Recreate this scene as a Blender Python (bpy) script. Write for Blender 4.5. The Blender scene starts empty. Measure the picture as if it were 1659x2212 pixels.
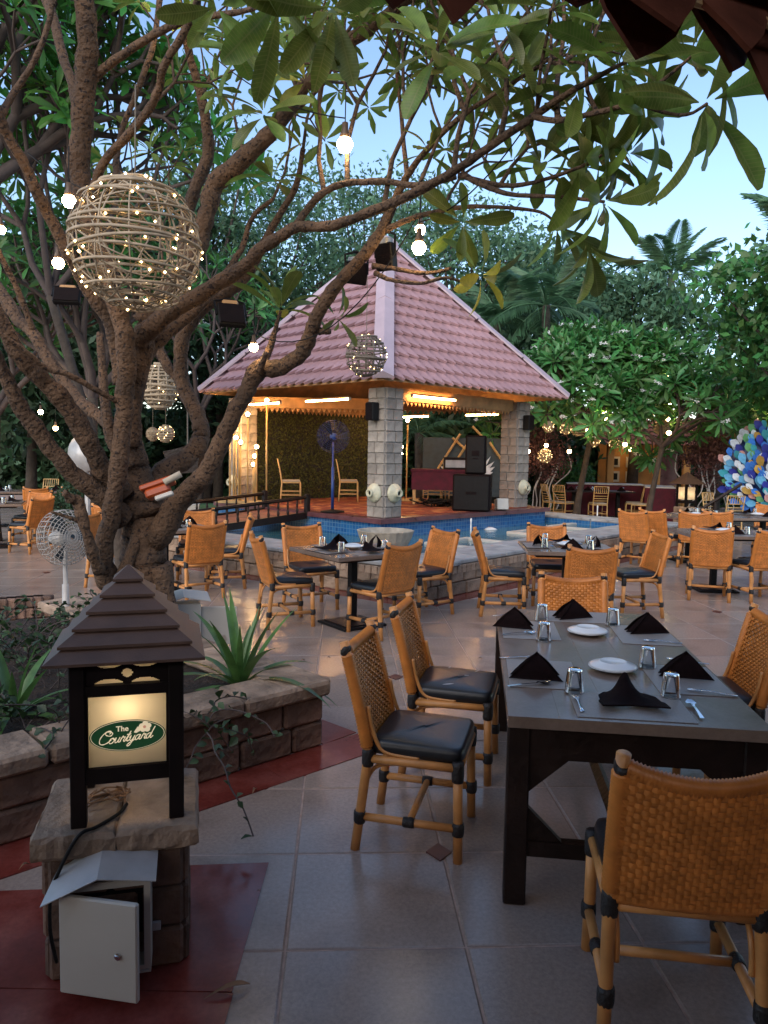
import bpy, math, random
import numpy as np
from mathutils import Matrix, Vector, Euler
R = math.radians
rnd = random.Random(7)
rng = np.random.default_rng(11)
sc = bpy.context.scene
col = sc.collection

# ------------------------------------------------------------------ camera
# pixels below are read off a 1659 x 2212 view of the photograph
F, CX, CY, CAMH = 1641.6, 829.5, 1106.0, 1.72
PIT = math.atan((1106 - 975) / F)
ROL = R(1.0)
fwd = np.array([0, math.cos(PIT), -math.sin(PIT)])
up0 = np.array([0, math.sin(PIT), math.cos(PIT)])
rt0 = np.array([1., 0, 0])
rt = rt0 * math.cos(ROL) + up0 * math.sin(ROL)
upv = up0 * math.cos(ROL) - rt0 * math.sin(ROL)
CAM = np.array([0, 0, CAMH])
def ray(x, y): return fwd + rt * (x - CX) / F - upv * (y - CY) / F
def G(x, y, z=0.0):
    d = ray(x, y); return Vector(CAM + d * (z - CAMH) / d[2])
def P(x, y, Y):
    d = ray(x, y); return Vector(CAM + d * Y / d[1])
def PX(Y): return Y / F          # metres per pixel at depth Y

cd = bpy.data.cameras.new('camera')
cam = bpy.data.objects.new('camera', cd); col.objects.link(cam)
cd.sensor_fit = 'VERTICAL'; cd.sensor_height = 36; cd.lens = F / 2212 * 36
cd.clip_start = .05; cd.clip_end = 500
m = Matrix.Identity(4)
for i in range(3):
    m[i][0] = rt[i]; m[i][1] = upv[i]; m[i][2] = -fwd[i]; m[i][3] = CAM[i]
cam.matrix_world = m
sc.camera = cam

# ------------------------------------------------------------------ light
SUN_EL, SUN_ROT = 30.0, -155.0
w = bpy.data.worlds.new('World'); sc.world = w; w.use_nodes = True
nt = w.node_tree; bg = nt.nodes['Background']
sky = nt.nodes.new('ShaderNodeTexSky'); sky.sky_type = 'NISHITA'; sky.sun_disc = False
sky.sun_elevation = R(SUN_EL); sky.sun_rotation = R(SUN_ROT)
sky.air_density = 1.0; sky.dust_density = .4; sky.ozone_density = 1.7
nt.links.new(sky.outputs[0], bg.inputs[0]); bg.inputs[1].default_value = .125
sl = bpy.data.lights.new('sun', 'SUN'); sl.energy = 1.25; sl.angle = R(60); sl.color = (1, .86, .70)
so = bpy.data.objects.new('sun', sl); col.objects.link(so)
az = R(SUN_ROT)
sd = Vector((math.sin(az) * math.cos(R(SUN_EL)), math.cos(az) * math.cos(R(SUN_EL)), math.sin(R(SUN_EL))))
so.rotation_euler = sd.to_track_quat('Z', 'Y').to_euler()
vs = sc.view_settings
vs.view_transform = 'Standard'; vs.look = 'None'; vs.gamma = 1; vs.exposure = 1.22; vs.use_curve_mapping = False
sc.render.engine = 'CYCLES'
cy = sc.cycles
cy.use_denoising = True
cy.max_bounces = 10; cy.diffuse_bounces = 3; cy.glossy_bounces = 3; cy.transmission_bounces = 9; cy.transparent_max_bounces = 8
cy.sample_clamp_indirect = 4
cy.caustics_reflective = False; cy.caustics_refractive = False

# ------------------------------------------------------------------ materials
MATS = {}
def srgb(h):
    h = h.lstrip('#'); v = [int(h[i:i+2], 16) / 255 for i in (0, 2, 4)]
    return tuple(((c + .055) / 1.055) ** 2.4 if c > .04045 else c / 12.92 for c in v)
def M(name, c, rough=.6, var=.25, scale=8., bump=0., bscale=None, metal=0., spec=.5, c2=None, island=0., trans=0., emit=None, es=0., translucent=0., objvar=0., coat=0., detail=5., contrast=(.3, .7), dist=.02, hue=0.):
    if name in MATS: return MATS[name]
    mt = bpy.data.materials.new(name); mt.use_nodes = True
    n = mt.node_tree.nodes; l = mt.node_tree.links
    b = n['Principled BSDF']; out = n['Material Output']
    b.inputs['Roughness'].default_value = rough
    b.inputs['Metallic'].default_value = metal
    b.inputs['Specular IOR Level'].default_value = spec
    b.inputs['Transmission Weight'].default_value = trans
    b.inputs['Coat Weight'].default_value = coat
    tc = n.new('ShaderNodeTexCoord')
    nz = n.new('ShaderNodeTexNoise'); nz.inputs['Scale'].default_value = scale; nz.inputs['Detail'].default_value = detail
    l.new(tc.outputs['Object'], nz.inputs['Vector'])
    rp = n.new('ShaderNodeValToRGB')
    rp.color_ramp.elements[0].position = contrast[0]; rp.color_ramp.elements[1].position = contrast[1]
    d = c2 if c2 else tuple(max(0, x * (1 - var)) for x in c)
    u = c if c2 else tuple(min(1, x * (1 + var)) for x in c)
    rp.color_ramp.elements[0].color = (*d, 1); rp.color_ramp.elements[1].color = (*u, 1)
    l.new(nz.outputs['Fac'], rp.inputs[0])
    colr = rp.outputs[0]
    def vary(sock, amt, src):
        nonlocal colr
        hs = n.new('ShaderNodeHueSaturation')
        mp = n.new('ShaderNodeMapRange'); mp.inputs[3].default_value = 1 - amt; mp.inputs[4].default_value = 1 + amt
        l.new(src, mp.inputs[0]); l.new(mp.outputs[0], hs.inputs['Value'])
        if hue:
            mh = n.new('ShaderNodeMapRange'); mh.inputs[3].default_value = .5 - hue; mh.inputs[4].default_value = .5 + hue
            l.new(src, mh.inputs[0]); l.new(mh.outputs[0], hs.inputs['Hue'])
        l.new(colr, hs.inputs['Color']); colr = hs.outputs[0]
    if island:
        g = n.new('ShaderNodeNewGeometry'); vary(None, island, g.outputs['Random Per Island'])
    if objvar:
        oi = n.new('ShaderNodeObjectInfo'); vary(None, objvar, oi.outputs['Random'])
    l.new(colr, b.inputs['Base Color'])
    if rough > .02 and trans < .5:
        mr = n.new('ShaderNodeMapRange'); mr.inputs[3].default_value = max(.03, rough - .1); mr.inputs[4].default_value = min(1, rough + .12)
        l.new(nz.outputs['Fac'], mr.inputs[0]); l.new(mr.outputs[0], b.inputs['Roughness'])
    if bump:
        n2 = n.new('ShaderNodeTexNoise'); n2.inputs['Scale'].default_value = bscale or scale * 3; n2.inputs['Detail'].default_value = 6
        l.new(tc.outputs['Object'], n2.inputs['Vector'])
        bp = n.new('ShaderNodeBump'); bp.inputs['Strength'].default_value = bump; bp.inputs['Distance'].default_value = dist
        l.new(n2.outputs['Fac'], bp.inputs['Height']); l.new(bp.outputs[0], b.inputs['Normal'])
    if emit:
        b.inputs['Emission Color'].default_value = (*emit, 1); b.inputs['Emission Strength'].default_value = es
    if translucent:
        tr = n.new('ShaderNodeBsdfTranslucent'); l.new(colr, tr.inputs['Color'])
        mx = n.new('ShaderNodeMixShader'); mx.inputs[0].default_value = translucent
        l.new(b.outputs[0], mx.inputs[1]); l.new(tr.outputs[0], mx.inputs[2]); l.new(mx.outputs[0], out.inputs['Surface'])
    MATS[name] = mt
    return mt

def two_layer(name, c, spots, sscale, thr, rough, bump, soft=.06, grain=0, **k):
    """base material plus sharp-edged spots of a second colour"""
    mt = M(name, c, rough, bump=bump, **k)
    n = mt.node_tree.nodes; l = mt.node_tree.links; b = n['Principled BSDF']
    src = b.inputs['Base Color'].links[0].from_socket
    nz = n.new('ShaderNodeTexNoise'); nz.inputs['Scale'].default_value = sscale; nz.inputs['Detail'].default_value = 3
    tc = next(x for x in n if x.type == 'TEX_COORD'); l.new(tc.outputs['Object'], nz.inputs['Vector'])
    rp = n.new('ShaderNodeValToRGB'); rp.color_ramp.elements[0].position = thr; rp.color_ramp.elements[1].position = min(1, thr + soft)
    l.new(nz.outputs['Fac'], rp.inputs[0])
    mx = n.new('ShaderNodeMix'); mx.data_type = 'RGBA'; l.new(rp.outputs[0], mx.inputs[0])
    l.new(src, mx.inputs[6]); mx.inputs[7].default_value = (*spots, 1)
    outc = mx.outputs[2]
    if grain:
        ng = n.new('ShaderNodeTexNoise'); ng.inputs['Scale'].default_value = 55; ng.inputs['Detail'].default_value = 8; ng.inputs['Roughness'].default_value = .75; l.new(tc.outputs['Object'], ng.inputs['Vector'])
        mg = n.new('ShaderNodeMapRange'); mg.inputs[1].default_value = .3; mg.inputs[2].default_value = .7; mg.inputs[3].default_value = 1 - grain; mg.inputs[4].default_value = 1 + grain; l.new(ng.outputs['Fac'], mg.inputs[0])
        hv = n.new('ShaderNodeHueSaturation'); l.new(mg.outputs[0], hv.inputs['Value']); l.new(outc, hv.inputs['Color']); outc = hv.outputs[0]
    l.new(outc, b.inputs['Base Color'])
    return mt

def mosaic(name, c1, c2, grout, size):
    mt = bpy.data.materials.new(name); mt.use_nodes = True
    n = mt.node_tree.nodes; l = mt.node_tree.links; b = n['Principled BSDF']
    tc = n.new('ShaderNodeTexCoord'); br = n.new('ShaderNodeTexBrick')
    br.offset = 0; br.inputs['Scale'].default_value = 1
    br.inputs['Brick Width'].default_value = size; br.inputs['Row Height'].default_value = size
    br.inputs['Mortar Size'].default_value = size * .07; br.inputs['Color1'].default_value = (*c1, 1)
    br.inputs['Color2'].default_value = (*c2, 1); br.inputs['Mortar'].default_value = (*grout, 1)
    l.new(tc.outputs['UV'], br.inputs['Vector']); l.new(br.outputs['Color'], b.inputs['Base Color'])
    b.inputs['Roughness'].default_value = .18
    MATS[name] = mt; return mt

tile_m = two_layer('stone_tile', (.39, .31, .265), (.26, .195, .16), 2.2, .38, .22, .12, soft=.3, grain=.22, var=.2, scale=2.2, bscale=40, objvar=.12, dist=.004)
grout_m = M('grout', (.42, .30, .25), .8, scale=20)
red_m = two_layer('red_stone', (.19, .035, .026), (.26, .085, .07), 4, .45, .16, .08, soft=.35, grain=.2, var=.2, scale=4, bscale=30, objvar=.1, dist=.004)
inset_m = M('inset_red', (.12, .04, .03), .4)
sand_m = M('sandstone', (.27, .19, .135), .85, var=.45, scale=7, bump=.9, bscale=26, objvar=.25)
sandd_m = M('sandstone_dark', (.145, .085, .06), .9, var=.5, scale=6, bump=1, bscale=24, objvar=.3)
pillar_m = M('pillar_stone', (.31, .265, .225), .85, var=.35, scale=5, bump=.8, bscale=22, objvar=.2)
mortar_m = M('mortar', (.33, .30, .27), .9, var=.25, scale=15, bump=.4)
coping_m = M('coping_stone', (.33, .325, .32), .7, var=.3, scale=4, bump=.5, bscale=25, objvar=.12)
soil_m = M('soil', (.03, .018, .012), .95, var=.6, scale=14, bump=1, bscale=40, dist=.04)
ground_m = M('far_ground', (.16, .13, .11), .9, var=.3, scale=2, bump=.3)
cane_m = M('cane', (.58, .25, .075), .38, var=.25, scale=9, bump=.15, bscale=60, objvar=.12, dist=.003)
weave_m = M('woven_cane', (.55, .185, .035), .42, var=.2, scale=14, bump=.25, bscale=130, island=.16, objvar=.1, dist=.003)
wrap_m = M('black_binding', (.018, .014, .013), .5, scale=40, bump=.4, bscale=90)
leather_m = two_layer('black_leather', (.012, .014, .018), (.18, .18, .19), 34, .79, .36, .2, var=.3, scale=12, bscale=120, dist=.003)
wood_m = M('dark_wood', (.016, .008, .006), .42, spec=.3, var=.4, scale=6, bump=.3, bscale=30, objvar=.15)
top_m = two_layer('table_top', (.23, .165, .13), (.17, .118, .09), 4, .4, .22, .1, soft=.25, grain=.12, var=.25, scale=4, bscale=50, dist=.003)
mat_m = M('place_mat', (.27, .235, .215), .42, var=.15, scale=120, bump=.3, bscale=300, dist=.002)
napkin_m = M('napkin_cloth', (.0085, .0038, .0042), .95, spec=.1, var=.3, scale=60, bump=.35, bscale=250, dist=.004)
china_m = M('china', (.74, .75, .76), .15, var=.03)
steel_m = M('steel', (.7, .72, .75), .18, metal=1, var=.05)
glass_m = M('glass', (1, 1, 1), .0, trans=1, var=0, spec=.5)
bark_m = two_layer('bark', (.10, .056, .031), (.022, .012, .009), 46, .57, .85, 1.0, var=.45, scale=6, bscale=34, dist=.03)
bark2_m = M('grey_bark', (.06, .045, .035), .9, var=.4, scale=8, bump=.8)
twig_m = M('twig', (.075, .055, .05), .85, var=.3, scale=9)
leaf_near = M('leaf_near', (.12, .17, .03), .38, var=.3, scale=5, objvar=.35, hue=.03, translucent=.42, bump=.2, bscale=40, dist=.005)
def veins(mt):
    n = mt.node_tree.nodes; l = mt.node_tree.links; tc = next(x for x in n if x.type == 'TEX_COORD')
    sp = n.new('ShaderNodeSeparateXYZ'); l.new(tc.outputs['Object'], sp.inputs[0])
    ab = n.new('ShaderNodeMath'); ab.operation = 'ABSOLUTE'; l.new(sp.outputs[1], ab.inputs[0])
    ma = n.new('ShaderNodeMath'); ma.operation = 'MULTIPLY_ADD'; ma.inputs[1].default_value = -.55; l.new(ab.outputs[0], ma.inputs[0]); l.new(sp.outputs[0], ma.inputs[2])
    mu = n.new('ShaderNodeMath'); mu.operation = 'MULTIPLY'; mu.inputs[1].default_value = 150; l.new(ma.outputs[0], mu.inputs[0])
    si = n.new('ShaderNodeMath'); si.operation = 'SINE'; l.new(mu.outputs[0], si.inputs[0])
    mr = n.new('ShaderNodeMapRange'); mr.inputs[1].default_value = .7; mr.inputs[2].default_value = 1; l.new(si.outputs[0], mr.inputs[0])
    lt = n.new('ShaderNodeMath'); lt.operation = 'LESS_THAN'; lt.inputs[1].default_value = .009; l.new(ab.outputs[0], lt.inputs[0])
    mx = n.new('ShaderNodeMath'); mx.operation = 'MAXIMUM'; l.new(mr.outputs[0], mx.inputs[0]); l.new(lt.outputs[0], mx.inputs[1])
    hs = n.new('ShaderNodeMath'); hs.operation = 'MULTIPLY'; hs.inputs[1].default_value = .4; l.new(mx.outputs[0], hs.inputs[0])
    for node in [x for x in n if x.type in ('BSDF_PRINCIPLED', 'BSDF_TRANSLUCENT')]:
        inp = node.inputs['Base Color'] if node.type == 'BSDF_PRINCIPLED' else node.inputs['Color']; src = inp.links[0].from_socket
        mi = n.new('ShaderNodeMix'); mi.data_type = 'RGBA'; l.new(hs.outputs[0], mi.inputs[0]); l.new(src, mi.inputs[6]); mi.inputs[7].default_value = (.26, .26, .09, 1); l.new(mi.outputs[2], inp)
veins(leaf_near)
leaf_left = M('leaf_left', (.07, .20, .035), .45, var=.3, scale=2, island=.45, hue=.03, translucent=.35)
leaf_right = M('leaf_right', (.075, .21, .055), .4, var=.3, scale=1.5, island=.4, hue=.03, translucent=.3)
leaf_fine = M('leaf_fine', (.085, .18, .10), .6, var=.35, scale=.6, island=.5, hue=.03, translucent=.35)
leaf_dark = M('leaf_dark', (.035, .085, .035), .6, var=.4, scale=.7, island=.5, hue=.03, translucent=.3)
leaf_palm = M('leaf_palm', (.075, .17, .085), .5, var=.25, scale=2, island=.3, translucent=.3)
leaf_yel = M('leaf_yellow', (.30, .28, .03), .45, objvar=.3, translucent=.4)
agave_m = M('lily_leaf', (.075, .16, .04), .35, var=.35, scale=7, objvar=.25, translucent=.25)
creeper_m = M('creeper_leaf', (.035, .07, .025), .5, island=.5, translucent=.25)
hedge_m = M('hedge_leaf', (.055, .065, .015), .6, island=.6, translucent=.2)
flower_m = M('white_petal', (.8, .8, .78), .5, translucent=.3, var=.05)
pink_m = M('dry_pink_leaf', (.19, .09, .085), .7, island=.5, translucent=.3)
roof_m = M('roof_sheet', (.37, .22, .23), .45, var=.12, scale=1.5, bump=.1, bscale=40, objvar=.07, dist=.004)
ridge_m = M('ridge_cap', (.50, .38, .41), .45, var=.08, scale=3)
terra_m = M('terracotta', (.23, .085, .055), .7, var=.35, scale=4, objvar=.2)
soffit_m = M('soffit_wood', (.40, .22, .09), .6, var=.3, scale=5)
maroon_m = M('maroon_edge', (.14, .05, .055), .3, var=.3, scale=6)
cloth_m = M('maroon_cloth', (.09, .008, .022), .8, var=.3, scale=9)
whitecl_m = M('white_cloth', (.7, .68, .68), .8, var=.05)
black_m = M('black_plastic', (.007, .0065, .007), .55, spec=.2, var=.3, scale=20, bump=.2)
spk_m = M('speaker_paint', (.008, .0045, .005), .7, spec=.12, var=.3, scale=20, bump=.4, bscale=200)
blue_m = M('blue_paint', (.012, .045, .20), .35, var=.15)
white_m = two_layer('white_paint', (.50, .47, .42), (.33, .28, .23), 5, .66, .5, .1, var=.08, scale=3)
zinc_m = M('zinc', (.42, .41, .41), .5, metal=.3, var=.25, scale=6)
cream_m = M('cream_paint', (.60, .56, .40), .5, var=.2, scale=8, bump=.3)
bowl_m = M('bowl_stone', (.40, .345, .27), .8, var=.25, scale=9, bump=.4)
gold_m = M('gold_wood', (.50, .32, .13), .4, var=.2, scale=8)
orange_m = M('orange_plastic', (.34, .055, .01), .4, var=.15)
lant_m = M('lantern_wood', (.009, .005, .0045), .6, var=.4, scale=9, bump=.12, bscale=60, spec=.2, dist=.004)
lroof_m = two_layer('lantern_roof', (.10, .055, .038), (.13, .09, .075), 120, .74, .55, .25, var=.25, scale=8, bscale=150, dist=.004)
green_m = M('sign_green_glow', (.012, .05, .022), .5, var=.1, emit=(.05, .3, .1), es=.035)  # faint emission stands in for lantern light shining through the green
letter_m = M('sign_cream_glow', (.75, .66, .50), .5, var=.02, emit=(1, .80, .52), es=.22)  # letters emit in place of backlight passing through them
bud_m = M('sign_pink_glow', (.65, .32, .22), .5, var=.02, emit=(1, .5, .3), es=.12)  # flower heart likewise glows by emission, imitating backlight
pane_m = M('frosted_pane', (.78, .72, .60), .5, var=.05, translucent=.75)
wick_m = M('whitewashed_cane', (.36, .28, .19), .7, var=.3, scale=12)
wire_m = M('wire', (.16, .13, .10), .6)
bulb_m = M('bulb_lit', (1, .8, .5), .5, var=0, emit=(1, .70, .36), es=34)
bulbfar_m = M('bulb_far_lit', (1, .8, .5), .5, var=0, emit=(1, .64, .28), es=34)
fairy_m = M('fairy_lit', (1, .8, .5), .5, var=0, emit=(1, .66, .27), es=9)
tube_m = M('tube_lit', (1, .8, .5), .5, var=0, emit=(1, .50, .17), es=48)
lampin_m = M('lantern_bulb', (1, .8, .5), .5, var=0, emit=(1, .80, .55), es=16)
fixt_m = M('bulb_cap', (.10, .06, .035), .5)
water_m = M('water', (.12, .36, .44), .04, var=.1, trans=.55, bump=.35, bscale=5, dist=.03)
foam_m = M('foam', (.8, .85, .88), .6)
mosaic_m = mosaic('blue_mosaic', (.012, .085, .26), (.03, .15, .36), (.10, .22, .36), .075)
poolfl_m = mosaic('pool_floor', (.03, .14, .30), (.05, .2, .36), (.10, .22, .36), .15)
carpet_m = two_layer('carpet', (.20, .035, .014), (.42, .16, .05), 3.4, .52, .95, .4, var=.4, scale=5)
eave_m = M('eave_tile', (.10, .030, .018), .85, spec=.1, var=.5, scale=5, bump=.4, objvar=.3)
wallp_m = M('ochre_wall', (.42, .20, .06), .8, var=.25, scale=2)
darkw_m = M('dark_wall', (.03, .03, .032), .9, var=.3)
steelb_m = M('bluegrey_panel', (.03, .05, .065), .7)
wing_m = M('white_wing', (.55, .6, .68), .6)
fan_m = M('fan_grille', (.40, .38, .36), .45, var=.2)
trash_m = M('dry_leaf', (.24, .13, .07), .8, var=.5, scale=12)

# ------------------------------------------------------------------ mesh helpers
def linkobj(name, me, mat=None, parent=None, M4=None):
    o = bpy.data.objects.new(name, me); col.objects.link(o)
    if mat is not None and me is not None and not me.materials: me.materials.append(mat)
    if parent: o.parent = parent
    if M4 is not None: o.matrix_local = M4
    return o
def fast_mesh(name, V, Fc, smooth=False):
    """V (n,3), Fc (k,m) uniform faces"""
    me = bpy.data.meshes.new(name); V = np.asarray(V, np.float32); Fc = np.asarray(Fc, np.int32)
    me.vertices.add(len(V)); me.vertices.foreach_set('co', V.ravel())
    k, mm = Fc.shape
    me.loops.add(k * mm); me.loops.foreach_set('vertex_index', Fc.ravel())
    me.polygons.add(k); me.polygons.foreach_set('loop_start', np.arange(k, dtype=np.int32) * mm)
    me.polygons.foreach_set('use_smooth', np.full(k, smooth)); me.update(calc_edges=True)
    return me
def rotm(rx=0, ry=0, rz=0): return Euler((rx, ry, rz)).to_matrix()
class MB:
    def __init__(s): s.v = []; s.f = []; s.uv = None
    def add(s, V, Fc):
        b = len(s.v); s.v += [tuple(x) for x in V]; s.f += [tuple(i + b for i in q) for q in Fc]; return s
    def box(s, c, d, rot=None, taper=1.0):
        x, y, z = d[0] / 2, d[1] / 2, d[2] / 2; V = []
        for k in (-1, 1):
            t = taper if k > 0 else 1
            for a, b in ((-1, -1), (1, -1), (1, 1), (-1, 1)):
                p = Vector((a * x * t, b * y * t, k * z))
                if rot is not None: p = rot @ p
                V.append(p + Vector(c))
        return s.add(V, [(3, 2, 1, 0), (4, 5, 6, 7), (0, 1, 5, 4), (1, 2, 6, 5), (2, 3, 7, 6), (3, 0, 4, 7)])
    def bbox(s, c, d, b=.01, rot=None):
        """box with chamfered edges"""
        X, Y, Z = [q / 2 for q in d]; b = min(b, X * .45, Y * .45, Z * .45); V = []
        lv = [(-Z, X - b, Y - b), (-Z + b, X, Y), (Z - b, X, Y), (Z, X - b, Y - b)]
        for z, x, y in lv:
            e = b if x == X else 0
            for p in ((-x, -y + e), (-x + e, -y), (x - e, -y), (x, -y + e), (x, y - e), (x - e, y), (-x + e, y), (-x, y - e)) if e else ((-x, -y), (-x, -y), (x, -y), (x, -y), (x, y), (x, y), (-x, y), (-x, y)):
                q = Vector((p[0], p[1], z))
                if rot is not None: q = rot @ q
                V.append(q + Vector(c))
        Fc = [tuple(range(7, -1, -1)), tuple(range(24, 32))]
        for k in range(3):
            for i in range(8):
                j = (i + 1) % 8; Fc.append((k * 8 + i, k * 8 + j, k * 8 + 8 + j, k * 8 + 8 + i))
        return s.add(V, Fc)
    def tube(s, pts, rad, n=10, cap=True, phase=0.):
        pts = [Vector(p) for p in pts]; N = len(pts)
        if not hasattr(rad, '__len__'): rad = [rad] * N
        V = []; u = None
        for i, p in enumerate(pts):
            t = (pts[min(i + 1, N - 1)] - pts[max(i - 1, 0)])
            if t.length < 1e-9: t = Vector((0, 0, 1))
            t.normalize()
            if u is None:
                u = Vector((1, 0, 0)) if abs(t.x) < .8 else Vector((0, 1, 0))
            u = (u - t * u.dot(t)); 
            if u.length < 1e-6: u = t.orthogonal()
            u.normalize(); w_ = t.cross(u)
            for k in range(n):
                a = 2 * math.pi * k / n + phase
                V.append(p + (u * math.cos(a) + w_ * math.sin(a)) * rad[i])
        Fc = []
        for i in range(N - 1):
            for k in range(n):
                j = (k + 1) % n; Fc.append((i * n + k, i * n + j, i * n + n + j, i * n + n + k))
        if cap: Fc += [tuple(range(n - 1, -1, -1)), tuple(range((N - 1) * n, N * n))]
        return s.add(V, Fc)
    def lathe(s, prof, n=20, c=(0, 0, 0), flute=0., nf=12, rot=None, cap=True):
        V = []
        for r, z in prof:
            for k in range(n):
                a = 2 * math.pi * k / n; q = r * (1 + flute * abs(math.sin(nf * a / 2)))
                p = Vector((q * math.cos(a), q * math.sin(a), z))
                if rot is not None: p = rot @ p
                V.append(p + Vector(c))
        Fc = []
        for i in range(len(prof) - 1):
            for k in range(n):
                j = (k + 1) % n; Fc.append((i * n + k, i * n + j, i * n + n + j, i * n + n + k))
        if cap:
            if prof[0][0] > 1e-5: Fc.append(tuple(range(n - 1, -1, -1)))
            if prof[-1][0] > 1e-5: Fc.append(tuple(range((len(prof) - 1) * n, len(prof) * n)))
        return s.add(V, Fc)
    def prism(s, poly, z0, z1):
        n = len(poly); V = [(x, y, z0) for x, y in poly] + [(x, y, z1) for x, y in poly]
        return s.add(V, [tuple(range(n - 1, -1, -1)), tuple(range(n, 2 * n))] + [(i, (i + 1) % n, n + (i + 1) % n, n + i) for i in range(n)])
    def mesh(s, name, smooth=False):
        me = bpy.data.meshes.new(name); me.from_pydata(s.v, [], s.f)
        if smooth: me.polygons.foreach_set('use_smooth', [True] * len(me.polygons))
        me.update(); return me
    def build(s, name, mat, parent=None, smooth=False, M4=None):
        return linkobj(name, s.mesh(name, smooth), mat, parent, M4)
def uv_planar(me, f):
    uvl = me.uv_layers.new(name='UVMap')
    for p in me.polygons:
        n = p.normal
        for li in p.loop_indices:
            uvl.data[li].uv = f(me.vertices[me.loops[li].vertex_index].co, n)
def spline(pts, k=5):
    """Catmull-Rom through rows of floats"""
    A = np.array(pts, float); n = len(A); out = []
    for i in range(n - 1):
        p0, p1, p2, p3 = A[max(i - 1, 0)], A[i], A[i + 1], A[min(i + 2, n - 1)]
        for j in range(k):
            t = j / k
            out.append(.5 * ((2 * p1) + (-p0 + p2) * t + (2 * p0 - 5 * p1 + 4 * p2 - p3) * t * t + (-p0 + 3 * p1 - 3 * p2 + p3) * t ** 3))
    out.append(A[-1]); return np.array(out)
def tag(o, label=None, cat=None, group=None, kind=None):
    if label: o['label'] = label
    if cat: o['category'] = cat
    if group: o['group'] = group
    if kind: o['kind'] = kind
    return o
def empty(name, loc, rz=0, label=None, cat=None, group=None):
    o = bpy.data.objects.new(name, None); col.objects.link(o); o.empty_display_size = .1
    o.location = loc; o.rotation_euler = (0, 0, rz)
    return tag(o, label, cat, group)
def kids(o): return KID.get(o.name, [])
def copy_tree(o, loc=None, rz=None, label=None, group=None, parent=None, scale=None):
    c = o.copy(); col.objects.link(c); c.parent = parent
    if loc is not None: c.location = loc
    if rz is not None: c.rotation_euler = (0, 0, rz)
    if scale is not None: c.scale = (scale,) * 3
    if label: c['label'] = label
    if group: c['group'] = group
    for ch in list(o.children): copy_tree(ch, parent=c)
    return c
def frame(z, x=None):
    """rotation whose Z axis is z"""
    z = Vector(z).normalized(); x = Vector(x) if x is not None else (Vector((1, 0, 0)) if abs(z.x) < .9 else Vector((0, 1, 0)))
    x = (x - z * x.dot(z)).normalized(); y = z.cross(x)
    return Matrix((x, y, z)).transposed()

# ================================================================== the setting
gr = MB().add([(-90, -40, -.06), (90, -40, -.06), (90, 120, -.06), (-90, 120, -.06)], [(0, 1, 2, 3)]).build('ground', ground_m); tag(gr, kind='structure')
POOL = [(.41, 8.57), (5.8, 14.75), (3.5, 17.3), (0, 17.2), (-3.6, 17.1), (-4.2, 12.2)]
def inside(p, poly):
    r = False; n = len(poly)
    for i in range(n):
        a, b = poly[i], poly[(i + 1) % n]
        if (a[1] > p[1]) != (b[1] > p[1]) and p[0] < (b[0] - a[0]) * (p[1] - a[1]) / (b[1] - a[1]) + a[0]: r = not r
    return r
fl = MB().add([(-22, -8, -.0035), (22, -8, -.0035), (22, 30, -.0035), (-22, 30, -.0035)], [(0, 1, 2, 3)]).build('floor', grout_m); tag(fl, kind='structure')
TS, TA = .63, R(3.2)
ca, sa = math.cos(TA), math.sin(TA)
def tile_mesh():
    h = TS / 2 - .0035
    b = MB(); e = .006
    V = [(-h, -h, -.011), (h, -h, -.011), (h, h, -.011), (-h, h, -.011), (-h, -h, -.003), (h, -h, -.003), (h, h, -.003), (-h, h, -.003),
         (-h + e, -h + e, 0), (h - e, -h + e, 0), (h - e, h - e, 0), (-h + e, h - e, 0)]
    b.add(V, [(0, 1, 5, 4), (1, 2, 6, 5), (2, 3, 7, 6), (3, 0, 4, 7), (4, 5, 9, 8), (5, 6, 10, 9), (6, 7, 11, 10), (7, 4, 8, 11), (8, 9, 10, 11)])
    return b.mesh('tile')
tm = tile_mesh(); tm.materials.append(tile_m)
cand = []
for i in range(-24, 25):
    for j in range(-7, 34):
        lx, ly = (i + .5) * TS, (j + .5) * TS
        x, y = -.35 + ca * lx - sa * ly, 3.12 + sa * lx + ca * ly
        if inside((x, y), POOL): continue
        vis = y > 1.6 and abs(x) < .54 * y + .5
        cand.append((y if vis else 1000 + abs(y), x, y))
cand.sort()
far = MB(); tv = [v.co.copy() for v in tm.vertices]; tf = [tuple(p.vertices) for p in tm.polygons]
for k, (s_, x, y) in enumerate(cand):
    if k < 290:
        o = linkobj('tile', tm, None, fl); o.location = (x, y, rnd.uniform(-.0012, .0012)); o.rotation_euler = (rnd.uniform(-.001, .001), rnd.uniform(-.001, .001), TA + (rnd.randrange(4)) * math.pi / 2)
    elif y < 27:
        far.add([(x + ca * v.x - sa * v.y, y + sa * v.x + ca * v.y, v.z) for v in tv], tf)
tag(far.build('distant_tile', tile_m, fl), kind='stuff')
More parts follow.
